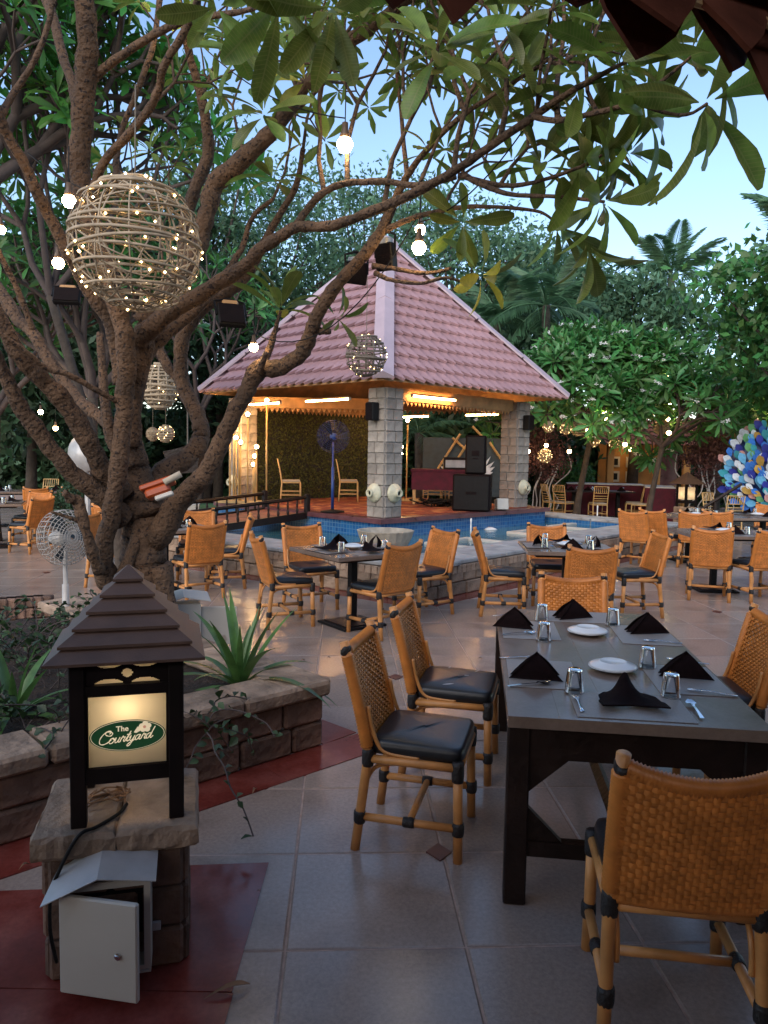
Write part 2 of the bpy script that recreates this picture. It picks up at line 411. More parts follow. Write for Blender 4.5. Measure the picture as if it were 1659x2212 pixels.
# red border slabs round the planter, the red patch under the pedestal, small insets, all 4 mm proud
def red_slab(poly, z=.005, name='red_slab', mat=None): return MB().prism(poly, -.008, z).build(name, mat or red_m, fl)
PL0 = Vector((-.33, 4.33)); ea = Vector((-.735, -.678)); eb = Vector((-.735, .678))   # planter corner and its two sides
na, nb = Vector((.678, -.735)), Vector((.678, .735))
def strip_on(p0, d, nrm, s0, s1, w0, w1, **k):
    q = [p0 + d * s0 + nrm * w0, p0 + d * s1 + nrm * w0, p0 + d * s1 + nrm * w1, p0 + d * s0 + nrm * w1]
    red_slab([(v.x, v.y) for v in q], **k)
s = -.30
while s < 3.2:
    strip_on(PL0, ea, na, s, min(s + .745, 3.2), 0.0, .27); s += .75
s = 0
while s < 3.4:
    strip_on(PL0, eb, nb, s, s + .745, 0, .27); s += .75
for a in ([(-.455, 2.28), (-.455, 3.04), (-.85, 3.0), (-.85, 2.28)], [(-.855, 2.28), (-.855, 2.86), (-1.5, 2.8), (-1.5, 2.28)], [(-.45, 1.5), (-.45, 2.274), (-1.5, 2.274), (-1.5, 1.5)]):
    red_slab(a)
for px, py in ((948, 1842), (1550, 1322), (855, 1463), (430, 1282), (100, 1237)):
    g = G(px, py); a = .055
    red_slab([(g.x + a, g.y), (g.x, g.y + a * 1.3), (g.x - a, g.y), (g.x, g.y - a * 1.3)], .006, 'diamond_inset', inset_m)
# red line along the pool foot
for a, b in ((Vector(POOL[0]), Vector(POOL[1])), (Vector(POOL[5]), Vector(POOL[0]))):
    d = (b - a).normalized(); L = (b - a).length; nn = Vector((d.y, -d.x)); s = 0
    while s < L - .05:
        q = [a + d * s + nn * .0, a + d * min(s + .84, L) + nn * .0, a + d * min(s + .84, L) + nn * .26, a + d * s + nn * .26]
        red_slab([(v.x, v.y) for v in q]); s += .85

# ------------------------------------------------------------------ pool
pool = empty('pool', (0, 0, 0), 0, 'blue mosaic pool with pale stone ledge around the pavilion stage', 'pool')
me = MB().add([(x, y, .02) for x, y in POOL], [tuple(range(6))]).mesh('pool_floor'); uv_planar(me, lambda c, n: (c.x, c.y)); linkobj('pool_floor', me, poolfl_m, pool)
MB().add([(x, y, .27) for x, y in POOL], [tuple(range(6))]).build('water_surface', water_m, pool)
WZ, CW = .37, .72
blk = [MB().bbox((0, 0, 0), (ln - .012, .07, .152), .012).mesh('wall_block') for ln in (.2, .26, .32)]
sol = MB().bbox((0, 0, 0), (.088, .08, .10), .008).mesh('soldier_brick')
for b_ in blk: b_.materials.append(sandd_m if False else sand_m)
sol.materials.append(sand_m)
cop = MB().bbox((0, 0, 0), (.59, CW, .055), .012).mesh('coping_slab'); cop.materials.append(coping_m)
def pool_side(a, b, fancy, z0=0):
    a, b = Vector(a), Vector(b); d = (b - a).normalized(); L = (b - a).length; inn = Vector((-d.y, d.x)); ang = math.atan2(d.y, d.x)
    # core
    q = [a + inn * .03, b + inn * .03, b + inn * (CW - .03), a + inn * (CW - .03)]
    me = MB().prism([(v.x, v.y) for v in q], 0, WZ).mesh('wall_core')
    wc = linkobj('wall_core', me, mortar_m, pool)
    qi = [a + inn * (CW - .028), b + inn * (CW - .028), b + inn * (CW - .01), a + inn * (CW - .01)]
    me = MB().prism([(v.x, v.y) for v in qi], .02, WZ).mesh('mosaic_lining'); uv_planar(me, lambda c, n: (c.x * d.x + c.y * d.y, c.z)); linkobj('mosaic_lining', me, mosaic_m, pool)
    s = 0
    while s < L - .1:
        p = a + d * (s + .3) + inn * (CW / 2 - .03); o = linkobj('coping_slab', cop, None, pool); o.location = (p.x, p.y, WZ + .028 + rnd.uniform(-.002, .002)); o.rotation_euler = (0, 0, ang); s += .6
    if not fancy: return
    for k in range(2):
        s = -.08 * k
        while s < L - .1:
            i = rnd.randrange(3); ln = (.2, .26, .32)[i]
            p = a + d * (s + ln / 2) - inn * rnd.uniform(-.002, .006); o = linkobj('wall_block', blk[i], None, wc); o.location = (p.x, p.y, .085 + k * .162 - .006); o.rotation_euler = (0, 0, ang + rnd.uniform(-.01, .01)); s += ln
    s = .05
    while s < min(L, 6.6):
        p = a + d * s - inn * .004; o = linkobj('soldier_brick', sol, None, wc); o.location = (p.x, p.y, .315); o.rotation_euler = (0, 0, ang); s += .098
pool_side(POOL[0], POOL[1], True)
pool_side(POOL[5], POOL[0], True)
pool_side(POOL[1], POOL[2], False)
# square white fountain frames, jets
for k, (px, py, sz) in enumerate(((1025, 1173, 1.0), (1275, 1137, 1.1), (1180, 1150, .9))):
    g = G(px, py, .3); t = empty('fountain_frame', (g.x, g.y, .285), R(48), ['white square fountain frame in pool beside the single jet', 'white square fountain frame in pool before the maroon tables', 'white square fountain frame half hidden by cane chair at pool'][k], 'fountain', 'fountain frames in the pool')
    h = sz / 2
    for i in range(4):
        a = i * math.pi / 2; MB().bbox((math.cos(a) * h, math.sin(a) * h, .0), (.14, sz + .14 if i % 2 == 0 else sz - .142, .05) if i % 2 == 0 else (sz - .142, .14, .05), .01).build('frame_side', white_m, t)
    MB().lathe([(.012, -.2), (.012, .1), (.02, .1), (.018, .16)], 8).build('nozzle', steel_m, t)
for k, (px, py) in enumerate(((1017, 1150), (1123, 1127), (1290, 1115))):
    g = G(px, py, .3); t = MB().lathe([(.012, -.05), (.016, .05), (.013, .2), (.018, .26), (0, .28)], 8, (g.x, g.y, .28)).build('water_jet', foam_m, None, True)
    tag(t, 'small upright white water jet rising from the pool, ' + ('nearest the scalloped bowl', 'below the subwoofer', 'before the maroon tables')[k], 'water jet', 'water jets in the pool')
for k, (px, py) in enumerate(((1060, 1143), (1228, 1120))):
    g = G(px, py, .28); t = MB().lathe([(.0, .0), (.13, .0), (.1, .02), (.05, .04), (0, .045)], 14, (g.x, g.y, .272)).build('bubbling_foam', foam_m, None, True); tag(t, 'low white bubbling foam mound on the pool water, ' + ('near the stage corner', 'near the far ledge')[k], 'foam', 'foam mounds on the pool')
# scalloped bowls
def bowl(px, py, z, wpx, label, Y=None):
    g = G(px, py, z); w_ = wpx * PX(g.y) / 2
    t = empty('scalloped_bowl', (g.x, g.y, z), 0, label, 'planter bowl', 'scalloped stone bowls')
    MB().lathe([(w_ * .35, 0), (w_ * .5, .03), (w_ * .78, .12), (w_ * .93, .22), (w_, .30), (w_ * 1.02, .31), (w_ * .92, .31), (w_ * .8, .2), (w_ * .4, .1), (0, .08)], 72, flute=.05, nf=24).build('bowl', bowl_m, t, True)
    MB().lathe([(0, .2), (w_ * .78, .2)], 24, cap=False).build('soil', soil_m, t)
bowl(832, 1198, .425, 118, 'fluted beige stone bowl standing on the front corner of the pool ledge')
bowl(1447, 1120, .0, 88, 'fluted beige stone bowl beside the pool near the maroon cloth tables')
bowl(352, 1050, .0, 70, 'fluted beige stone bowl seen behind the leaning frangipani trunk')

# ------------------------------------------------------------------ pavilion
PC = Vector((-.05, 16.0))
def diamond(h): return [(PC.x, PC.y - h), (PC.x + h, PC.y), (PC.x, PC.y + h), (PC.x - h, PC.y)]
SZ = .6
pav = empty('pavilion', (0, 0, 0), 0, 'open stone pavilion with mauve tiled pyramid roof standing in the pool', 'pavilion')
me = MB().prism(diamond(3.45), 0, .519).mesh('stage_base'); uv_planar(me, lambda c, n: (c.x * -n.y + c.y * n.x, c.z)); linkobj('stage_base', me, mosaic_m, pav)
MB().prism(diamond(3.55), .52, SZ).build('stage_edge', maroon_m, pav)
MB().prism(diamond(3.2), SZ + .001, SZ + .008).build('carpet', carpet_m, pav)
PILL = [(0, 12.98), (2.72, 16.0), (-3.0, 16.1), (-.05, 18.95)]
PW, PT = .40, 2.78
slabs = {}
for wdt in (.17, .23, .2):
    me = MB().bbox((0, 0, 0), (wdt - .012, .035, .167), .01).mesh('stone_block'); me.materials.append(pillar_m); slabs[wdt] = me
for k, (x, y) in enumerate(PILL):
    pl = MB().box((0, 0, (SZ + PT) / 2), (PW, PW, PT - SZ)).build('pillar', mortar_m, pav); pl.location = (x, y, 0); pl.rotation_euler = (0, 0, R(45))
    n = 12; h = (PT - SZ) / n
    for j in range(n):
        for f in range(4):
            if k == 3 and f not in (0, 3): continue
            a = f * math.pi / 2; wd = ((.17, .23), (.23, .17), (.2, .2))[(j + f) % 3]; xx = -.2
            for q in wd:
                o = linkobj('stone_block', slabs[q], None, pl); c_ = Vector((xx + q / 2, -PW / 2 - .006 - rnd.uniform(0, .008), SZ + h * (j + .5)))
                o.location = Matrix.Rotation(a, 3, 'Z') @ c_; o.rotation_euler = (0, 0, a); xx += q
# roof
HE, ZE, ZA, NC = 3.78, 2.88, 5.95, 14
apex = Vector((PC.x, PC.y, ZA))
cor = [Vector((x, y, ZE)) for x, y in diamond(HE)]
roof = bpy.data.objects.new('roof', None); col.objects.link(roof); roof.parent = pav
WL, AM = .245, .042
def wave(u):
    t = (u / WL) % 1.0
    return 1 - 2 * abs(2 * t - 1) if True else 0
for k in range(4):
    a, b = cor[k], cor[(k + 1) % 4]; mid = (a + b) / 2; e = (b - a).normalized(); half = (b - a).length / 2
    s_ = apex - mid; SL = s_.length; s_.normalize(); nrm = e.cross(s_)
    for c in range(NC):
        t0, t1 = c / NC, min((c + 1) / NC + .008, .999)
        h0, h1 = half * (1 - t0), half * (1 - t1)
        us = [i * WL / 6 for i in range(-int(h0 / WL * 6), int(h0 / WL * 6) + 1)]
        us = [-h0] + us + [h0]; n = len(us); V = []
        for row, (tt, hh, lift, th) in enumerate(((t0, h0, .085, -.05), (t0, h0, .085, 0), ((t0 * .85 + t1 * .15), None, .074, 0), (t1, h1, .006, 0))):
            hh = half * (1 - tt)
            for u in us:
                uu = max(-hh, min(hh, u)); wv = wave(u)
                V.append(mid + e * uu + s_ * (SL * tt - ((.10 if row < 2 else .07) * wv if row < 3 else .0)) + nrm * (lift + AM * wv + th))
        Fc = [(r * n + i, r * n + i + 1, (r + 1) * n + i + 1, (r + 1) * n + i) for r in range(3) for i in range(n - 1)]
        MB().add(V, Fc).build('tile_course', roof_m, roof)
    # soffit below the sheets
    q = [a + (apex - a) * .0 - Vector((0, 0, .03)), b - Vector((0, 0, .03)), apex - Vector((0, 0, .1))]
    MB().add(q, [(2, 1, 0)]).build('soffit', soffit_m, roof)
    # hip cap
    out = Vector((a.x - PC.x, a.y - PC.y, 0)).normalized(); tang = Vector((-out.y, out.x, 0)); d = (apex - a).normalized(); upn = d.cross(tang); upn = upn if upn.z > 0 else -upn
    for j in range(4):
        p0, p1 = a + (apex - a) * (j / 4) - d * (.02 if j == 0 else 0), a + (apex - a) * ((j + 1) / 4 + .006); lf = .15 - .012 * (j % 2)
        W2 = .17
        V = []
        for p, ex in ((p0, 0), (p1, 0)):
            for sd_, up_ in ((-W2, .02), (-W2, .055), (0, lf), (W2, .055), (W2, .02)): V.append(p + tang * sd_ + upn * up_)
        MB().add(V, [(i, i + 1, i + 6, i + 5) for i in range(4)] + [(4, 3, 2, 1, 0), (5, 6, 7, 8, 9)]).build('hip_cap', ridge_m, roof)
MB().lathe([(.26, -.10), (.24, .05), (.1, .16), (0, .18)], 4, (apex.x, apex.y, apex.z)).build('roof_finial', ridge_m, roof)
# ring beams on the pillars
bh = 3.0
bc = [Vector((x, y, 0)) for x, y in PILL]
for k in range(4):
    a, b = bc[k], bc[(k + 1) % 4]; d = (b - a); ang = math.atan2(d.y, d.x); c_ = (a + b) / 2
    MB().box((0, 0, 0), (d.length - .44, .16, .22)).build('ring_beam', soffit_m, pav, M4=Matrix.Translation((c_.x, c_.y, 2.70)) @ Matrix.Rotation(ang, 4, 'Z'))
    for zz in (0,):
        n = int(d.length / .11); fb = MB()
        for i in range(n):      # toothed valance under the beam
            u = -d.length / 2 + .28 + i * .11
            if u > d.length / 2 - .28: break
            fb.add([(u - .05, 0, 0), (u + .05, 0, 0), (u, 0, -.08), (u - .05, .015, 0), (u + .05, .015, 0), (u, .015, -.08)], [(0, 2, 1), (3, 4, 5), (0, 3, 5, 2), (1, 2, 5, 4)])
        fb.build('valance', soffit_m, pav, M4=Matrix.Translation((c_.x, c_.y, 2.589)) @ Matrix.Rotation(ang, 4, 'Z') @ Matrix.Translation((0, -.06, 0)))
# warm light tubes under the eaves
def led(a, b, label):
    a, b = Vector(a), Vector(b); d = b - a; t = empty('light_tube', tuple((a + b) / 2), math.atan2(d.y, d.x), label, 'light tube', 'warm light tubes under the pavilion eaves')
    L = d.length
    MB().tube([(-L / 2, 0, 0), (L / 2, 0, 0)], .016, 8).build('tube', tube_m, t)
    MB().box((0, 0, .032), (L, .05, .03)).build('batten', soffit_m, t)
    for sx in (-1, 1): MB().box((sx * (L / 2 + .012), 0, .005), (.024, .045, .05)).build('end_cap', white_m, t)
Fp, Rp, Lp, Bp = [Vector((x, y, 2.62)) for x, y in PILL]
off = Vector((-.13, -.13, 0)); offr = Vector((.13, -.13, 0))
led(Lp.lerp(Fp, .12) + off, Lp.lerp(Fp, .36) + off, 'warm tube light under pavilion eave above the golden bulb poles')
led(Lp.lerp(Fp, .55) + off, Lp.lerp(Fp, .83) + off, 'warm tube light under pavilion eave before the green hedge panel')
led(Fp.lerp(Rp, .12) + offr + Vector((0, 0, .06)), Fp.lerp(Rp, .42) + offr + Vector((0, 0, .06)), 'warm tube light under front right pavilion eave beside the corner pillar')
offb = Vector((-.12, -.12, -.08))
led(Rp.lerp(Bp, .08) + offb, Rp.lerp(Bp, .30) + offb, 'short warm tube light on rear beam next to the right pillar')
led(Rp.lerp(Bp, .58) + offb, Rp.lerp(Bp, .92) + offb, 'long warm tube light on rear beam behind the corner pillar')
# hedge panel between the left and back pillars
a, b = Vector(PILL[2]), Vector(PILL[3]); d = (b - a).normalized(); L = (b - a).length - .45; ang = math.atan2(d.y, d.x); c_ = (a + b) / 2
hd = empty('hedge_panel', (c_.x, c_.y, SZ), ang, 'olive artificial hedge panel closing the back of the pavilion', 'hedge panel')
MB().box((0, .05, 1.02), (L, .06, 2.0)).build('backing', darkw_m, hd)
n = 9000; pp = np.stack([rng.uniform(-L / 2, L / 2, n), rng.uniform(-.03, .02, n), rng.uniform(.03, 2.0, n)], 1)
th = rng.uniform(0, 2 * np.pi, n); tl = rng.uniform(-.6, .6, n); sz = rng.uniform(.022, .04, n)
ax = np.stack([np.cos(th), -np.abs(np.sin(tl)), np.sin(th)], 1) * sz[:, None]; bx = np.stack([-np.sin(th), np.sin(tl) * .5, np.cos(th)], 1) * (sz * .5)[:, None]
V = np.stack([pp - ax, pp + bx, pp + ax, pp - bx], 1).reshape(-1, 3)
tag(linkobj('hedge_leaves', fast_mesh('hedge_leaves', V, np.arange(n * 4).reshape(-1, 4)), hedge_m, hd), kind='stuff')
# cream trumpet spouts on the pillars
def spout(p, dirv, label):
    t = empty('wall_spout', tuple(p), 0, label, 'water spout', 'cream trumpet spouts on pavilion pillars')
    Rm = frame(dirv).to_4x4()
    fl_ = MB().lathe([(.16, 0), (.16, .02), (.148, .035), (.142, .05), (.115, .06), (.105, .075), (.07, .09), (.06, .125), (.07, .13), (.07, .142), (.045, .142), (.04, .1), (0, .1)], 28, flute=.03, nf=14).build('bell', cream_m, t, True, Rm)
    MB().lathe([(.039, .108), (.0, .112)], 14).build('mouth', black_m, fl_)
q = .23 * .7071
spout((PILL[0][0] - q, PILL[0][1] - q, 1.02), (-1, -1, 0), 'cream trumpet spout on left face of front pavilion pillar')
spout((PILL[0][0] + q, PILL[0][1] - q, 1.02), (1, -1, 0), 'cream trumpet spout on right face of front pavilion pillar')
spout((PILL[1][0] + q, PILL[1][1] - q, 1.02), (1, -1, 0), 'cream trumpet spout on the pillar beside the loudspeakers')
spout((PILL[2][0] - q, PILL[2][1] - q, 1.02), (-1, -1, 0), 'cream trumpet spout on the pillar beside the golden bulb poles')
def wall_speaker(p, dirv, label):
    t = empty('wall_speaker', tuple(p), math.atan2(dirv[1], dirv[0]) + math.pi / 2, label, 'speaker', 'small black speakers on pillars')
    MB().bbox((0, -.09, 0), (.18, .16, .30), .015).build('cabinet', black_m, t); MB().bbox((0, -.175, 0), (.15, .012, .26), .004).build('grille', spk_m, t); MB().box((0, 0, .02), (.05, .03, .1)).build('bracket', black_m, t)
wall_speaker((PILL[0][0] - q, PILL[0][1] - q, 2.38), (-1, -1), 'small black speaker high on front pavilion pillar')
wall_speaker((PILL[1][0] + q, PILL[1][1] - q, 2.36), (1, -1), 'small black speaker high on right pavilion pillar')
# ------------------------------------------------------------------ bridge
bs = Vector((-1.42, 13.83)); bd = Vector((-.7071, -.7071)); bn = Vector((-.7071, .7071)); BL = 2.75
br = empty('footbridge', (0, 0, 0), 0, 'small wooden footbridge with low turned balusters leading to the stage', 'bridge')
def bp(s, w_, z): p = bs + bd * s + bn * w_; return Vector((p.x, p.y, z))
def bz(s): return .56 - .07 * s
for i in range(11):
    s0, s1 = i * BL / 11, (i + 1) * BL / 11 - .012
    V = [bp(s0, .05, bz(s0)), bp(s1, .05, bz(s1)), bp(s1, 1.25, bz(s1)), bp(s0, 1.25, bz(s0))]; V += [v - Vector((0, 0, .03)) for v in V]
    MB().add(V, [(0, 1, 2, 3), (7, 6, 5, 4), (0, 4, 5, 1), (1, 5, 6, 2), (2, 6, 7, 3), (3, 7, 4, 0)]).build('deck_plank', terra_m, br)
for w_ in (0, 1.3):
    rl = MB().tube([bp(-.05, w_, bz(-.05) + .3), bp(BL, w_, bz(BL) + .3)], .035, 6).build('railing', wood_m, br)
    V = [bp(0, w_ - .03, bz(0) + .03), bp(BL, w_ - .03, bz(BL) + .03), bp(BL, w_ + .03, bz(BL) + .03), bp(0, w_ + .03, bz(0) + .03)]; V += [v - Vector((0, 0, .12)) for v in V]
    MB().add(V, [(0, 1, 2, 3), (7, 6, 5, 4), (0, 4, 5, 1), (1, 5, 6, 2), (2, 6, 7, 3), (3, 7, 4, 0)]).build('stringer', wood_m, rl)
    for i in range(1, 13):
        s0 = i * BL / 13; p = bp(s0, w_, bz(s0) + .03)
        MB().lathe([(.02, 0), (.026, .05), (.015, .1), (.022, .16), (.014, .22), (.02, .265)], 6, p).build('baluster', wood_m, rl)
    for s0 in (-.02, BL): MB().bbox(bp(s0, w_, bz(s0) + .17), (.09, .09, .38), .01, rotm(0, 0, R(45))).build('newel_post', wood_m, rl)

# ------------------------------------------------------------------ planter with the big tree
plt = empty('planter', (0, 0, 0), 0, 'low sandstone planter bed around the frangipani trunk', 'planter')
LA, LB_, PH = 3.0, 3.0, .40
q = [PL0 + ea * .3 + eb * .3 - Vector((0, 0)), PL0 + ea * LA + eb * .3, PL0 + ea * LA + eb * LB_, PL0 + ea * .3 + eb * LB_]
nx = 22; V = []
for i in range(nx + 1):
    for j in range(nx + 1):
        p = PL0 + ea * (.12 + (LA - .15) * i / nx) + eb * (.12 + (LB_ - .15) * j / nx); V.append((p.x, p.y, .31 + rnd.uniform(-.025, .035)))
MB().add(V, [(i * (nx + 1) + j, i * (nx + 1) + j + 1, (i + 1) * (nx + 1) + j + 1, (i + 1) * (nx + 1) + j) for i in range(nx) for j in range(nx)]).build('soil', soil_m, plt)
def planter_side(d, inn, L, nm):
    ang = math.atan2(d.y, d.x); A = PL0 + inn * .16
    c_ = PL0 + d * (L / 2) + inn * .1
    core = MB().box((0, 0, .15), (L - .06, .15, .3)).build('wall_core', mortar_m, plt, M4=Matrix.Translation((c_.x, c_.y, 0)) @ Matrix.Rotation(ang, 4, 'Z'))
    s = .0; 
    for k in range(2):
        s = 0 if k else -.12
        while s < L - .05:
            ln = rnd.choice((.28, .34, .4)); s2 = min(s + ln, L); s1 = max(s, 0)
            if s2 - s1 > .06:
                bl = MB().bbox((0, 0, 0), (s2 - s1 - .012, .06, .147), .014).build('wall_stone', sandd_m, core)
                bl.location = ((s1 + s2) / 2 - L / 2, (.08 if inn.dot(Vector((-d.y, d.x))) < 0 else -.08) + rnd.uniform(-.004, .004), .077 + k * .154)
            s += ln
    s = -.03
    while s < L - .05:
        ln = rnd.choice((.42, .5, .58)); p = PL0 + d * (s + ln / 2) + inn * .11
        o = MB().bbox((0, 0, 0), (ln - .012, .32, .085), .016).build('coping_stone', sandd_m if False else sand_m, plt); o.location = (p.x, p.y, .355 + rnd.uniform(-.004, .004)); o.rotation_euler = (rnd.uniform(-.01, .01), rnd.uniform(-.008, .008), ang + rnd.uniform(-.012, .012)); s += ln
planter_side(ea, eb, LA, 'front'); planter_side(eb, ea, LB_, 'back')
# brick kerb of the bed further back on the left
kb = empty('low_kerb', (0, 0, 0), 0, 'low reddish brick kerb beside the white pedestal fan', 'kerb')
for i in range(9):
    for k in range(2):
        p = G(-60 + i * 19, 1345 - i * 1.5); MB().bbox((p.x, p.y, .06 + k * .11), (.2, .12, .1), .012, rotm(0, 0, R(8))).build('brick', sandd_m, kb)

# ================================================================== furniture
def make_cane_chair():
    t = empty('cane_chair', (0, 0, 0))
    HW = .213
    def post(z):   # y of the rear post at height z
        return -.245 + .05 * min(z / .42, 1) if z < .42 else -.195 - .115 * ((z - .42) / .48) ** 1.15
    for sx in (-1, 1):
        zs = [0, .14, .28, .42, .55, .68, .8, .905]
        MB().tube([(sx * (HW + .012 - .012 * min(z / .42, 1)), post(z), z) for z in zs], [.021] * 8, 12).build('rear_post', cane_m, t, True)
        MB().tube([(sx * (HW + .004), .205, 0), (sx * HW, .2, .2), (sx * HW, .195, .41)], .0205, 12).build('front_leg', cane_m, t, True)
        MB().tube([(sx * HW, -.2, .405), (sx * HW, .2, .405)], .0185, 10).build('seat_rail', cane_m, t, True)
        MB().tube([(sx * (HW + .003), -.225, .145), (sx * (HW + .003), .2, .145)], .017, 10).build('side_stretcher', cane_m, t, True)
        # bent arms from the back down to the seat rail and braces below it
        MB().tube(spline([(sx * .20, post(.62) + .035, .63), (sx * .205, post(.55) + .035, .55), (sx * .208, -.155, .47), (sx * .21, -.115, .437), (sx * .21, -.04, .428), (sx * .21, .03, .426)], 4), .0095, 8).build('bent_arm', cane_m, t, True)
        MB().tube(spline([(sx * .19, -.21, .24), (sx * .19, -.2, .31), (sx * .19, -.16, .365), (sx * .19, -.08, .384), (sx * .19, .0, .386)], 4), .0095, 8).build('bent_brace', cane_m, t, True)
        for (c_, r_, h_, ax) in (((sx * HW, post(.872), .868), .0245, .03, 'p'), ((sx * HW, post(.41), .41), .0265, .075, 'z'), ((sx * (HW + .006), post(.145), .145), .0265, .055, 'z'), ((sx * HW, .196, .39), .0265, .085, 'z'), ((sx * (HW + .003), .203, .145), .0265, .055, 'z'), ((sx * (HW + .003), -.01, .145), .023, .05, 'y')):
            b = MB()
            if ax == 'y': b.tube([(c_[0], c_[1] - h_ / 2, c_[2]), (c_[0], c_[1] - h_ * .3, c_[2]), (c_[0], c_[1] + h_ * .3, c_[2]), (c_[0], c_[1] + h_ / 2, c_[2])], [r_ * .9, r_, r_, r_ * .9], 10)
            else:
                dy = -.008 if ax == 'p' else 0
                b.tube([(c_[0], c_[1] - dy, c_[2] - h_ / 2), (c_[0], c_[1], c_[2] - h_ * .3), (c_[0], c_[1], c_[2] + h_ * .3), (c_[0], c_[1] + dy, c_[2] + h_ / 2)], [r_ * .92, r_, r_, r_ * .92], 10)
            b.build('binding', wrap_m, t, True)
        # cane wound round the post beside the weave
        n = 60; pts = []; rr = []
        for i in range(n + 1):
            z = .455 + (.85 - .455) * i / n; pts.append((sx * HW, post(z), z)); rr.append(.0295 if i % 2 else .0245)
        MB().tube(pts, rr, 12).build('wound_post', weave_m, t, True)
    MB().tube([(-HW, .2, .405), (HW, .2, .405)], .0185, 10).build('seat_rail', cane_m, t, True)
    MB().tube([(-HW, -.195, .405), (HW, -.195, .405)], .0185, 10).build('seat_rail', cane_m, t, True)
    MB().tube([(-HW, -.01, .145), (HW, -.01, .145)], .016, 10).build('cross_stretcher', cane_m, t, True)
    # cushion
    V = []; N = 12
    prof = [(.90, .0), (1.0, .012), (1.0, .04), (.975, .058), (.9, .068), (.5, .074), (0, .076)]
    b = MB(); n = 40
    for s_, z in prof:
        for k in range(n):
            a = 2 * math.pi * k / n; c_, s2 = math.cos(a), math.sin(a); e = .22
            x = math.copysign(abs(c_) ** e, c_); y = math.copysign(abs(s2) ** e, s2)
            V.append((x * .215 * s_, .012 + y * .205 * s_, .418 + z - (.006 * y if s_ < .95 else 0)))
    b.add(V, [(i * n + k, i * n + (k + 1) % n, (i + 1) * n + (k + 1) % n, (i + 1) * n + k) for i in range(len(prof) - 1) for k in range(n)] + [tuple(range(n - 1, -1, -1))])
    b.build('seat_cushion', leather_m, t, True)
    # woven back: strips that really pass over and under each other, front and rear sheet
    nc, nr = 22, 25
    zt = lambda u: .862 - .03 * (1 - u * u)
    def S(u, v, o):
        z = .432 + (zt(u) - .432) * v
        y = post(z) - .042 * (1 - u * u) * (.35 + .65 * v)
        return (HW * u, y + o, z)
    b = MB()
    def ribbon(cent, wid, flip):
        flip_y = side
        V = []; n = len(cent)
        for (p, dw) in zip(cent, wid):
            p = Vector(p); e_ = Vector((0, -.0013 if flip_y < 0 else .0013, 0)); V += [p - dw - e_, p, p + dw - e_]
        Fc = []
        for i in range(n - 1):
            for k in range(2):
                f = (i * 3 + k, i * 3 + k + 1, i * 3 + k + 4, i * 3 + k + 3); Fc.append(f if not flip else f[::-1])
        b.add(V, Fc)
    for side in (-1, 1):
        for c in range(nc):
            u = -1 + 2 * (c + .5) / nc; cent = []
            for k in range(nr):
                sg = 1 if (k + c) % 2 == 0 else -1
                for f in (.2, .8): cent.append(Vector(S(u, (k + f) / nr, side * (.020 + .0030 * sg))))
            ribbon(cent, [Vector((HW / nc * .86, 0, 0))] * len(cent), side > 0)
        for r in range(nr):
            cent = []
            for k in range(nc):
                sg = -1 if (k + r) % 2 == 0 else 1
                for f in (.2, .8): cent.append(Vector(S(-1 + 2 * (k + f) / nc, (r + .5) / nr, side * (.020 + .0030 * sg))))
            ribbon(cent, [Vector((0, 0, .43 / nr / 2 * .88))] * len(cent), side < 0)
    b.build('woven_back', weave_m, t, True)
    n = 72; pts = []; rr = []
    for i in range(n + 1):
        u = -1 + 2 * i / n; p = S(u, 1, 0); pts.append((p[0] * .93, p[1], p[2] + .002)); rr.append(.0275 if i % 2 else .0215)
    MB().tube(pts, rr, 12).build('wound_top_rail', weave_m, t, True)
    n = 88; pts = []; rr = []
    for i in range(n + 1):
        u = -1 + 2 * i / n; p = S(u, 0, 0); pts.append((p[0] * .93, p[1], p[2] + .002)); rr.append(.0235 if i % 2 else .0215)
    MB().tube(pts, rr, 10).build('wound_bottom_rail', weave_m, t, True)
    return t
chair0 = make_cane_chair(); chair_used = [False]
def chair(x, y, face, label, group=None):
    """face: direction the sitter looks, degrees from +x"""
    rz = R(face - 90)
    if not chair_used[0]:
        chair_used[0] = True; c = chair0; c.location = (x, y, 0); c.rotation_euler = (0, 0, rz)
    else: c = copy_tree(chair0, (x, y, 0), rz)
    tag(c, label, 'chair', group or 'cane chairs around the tables')
    s = rnd.uniform(.985, 1.015); c.scale = (s, s, 1)
    return c
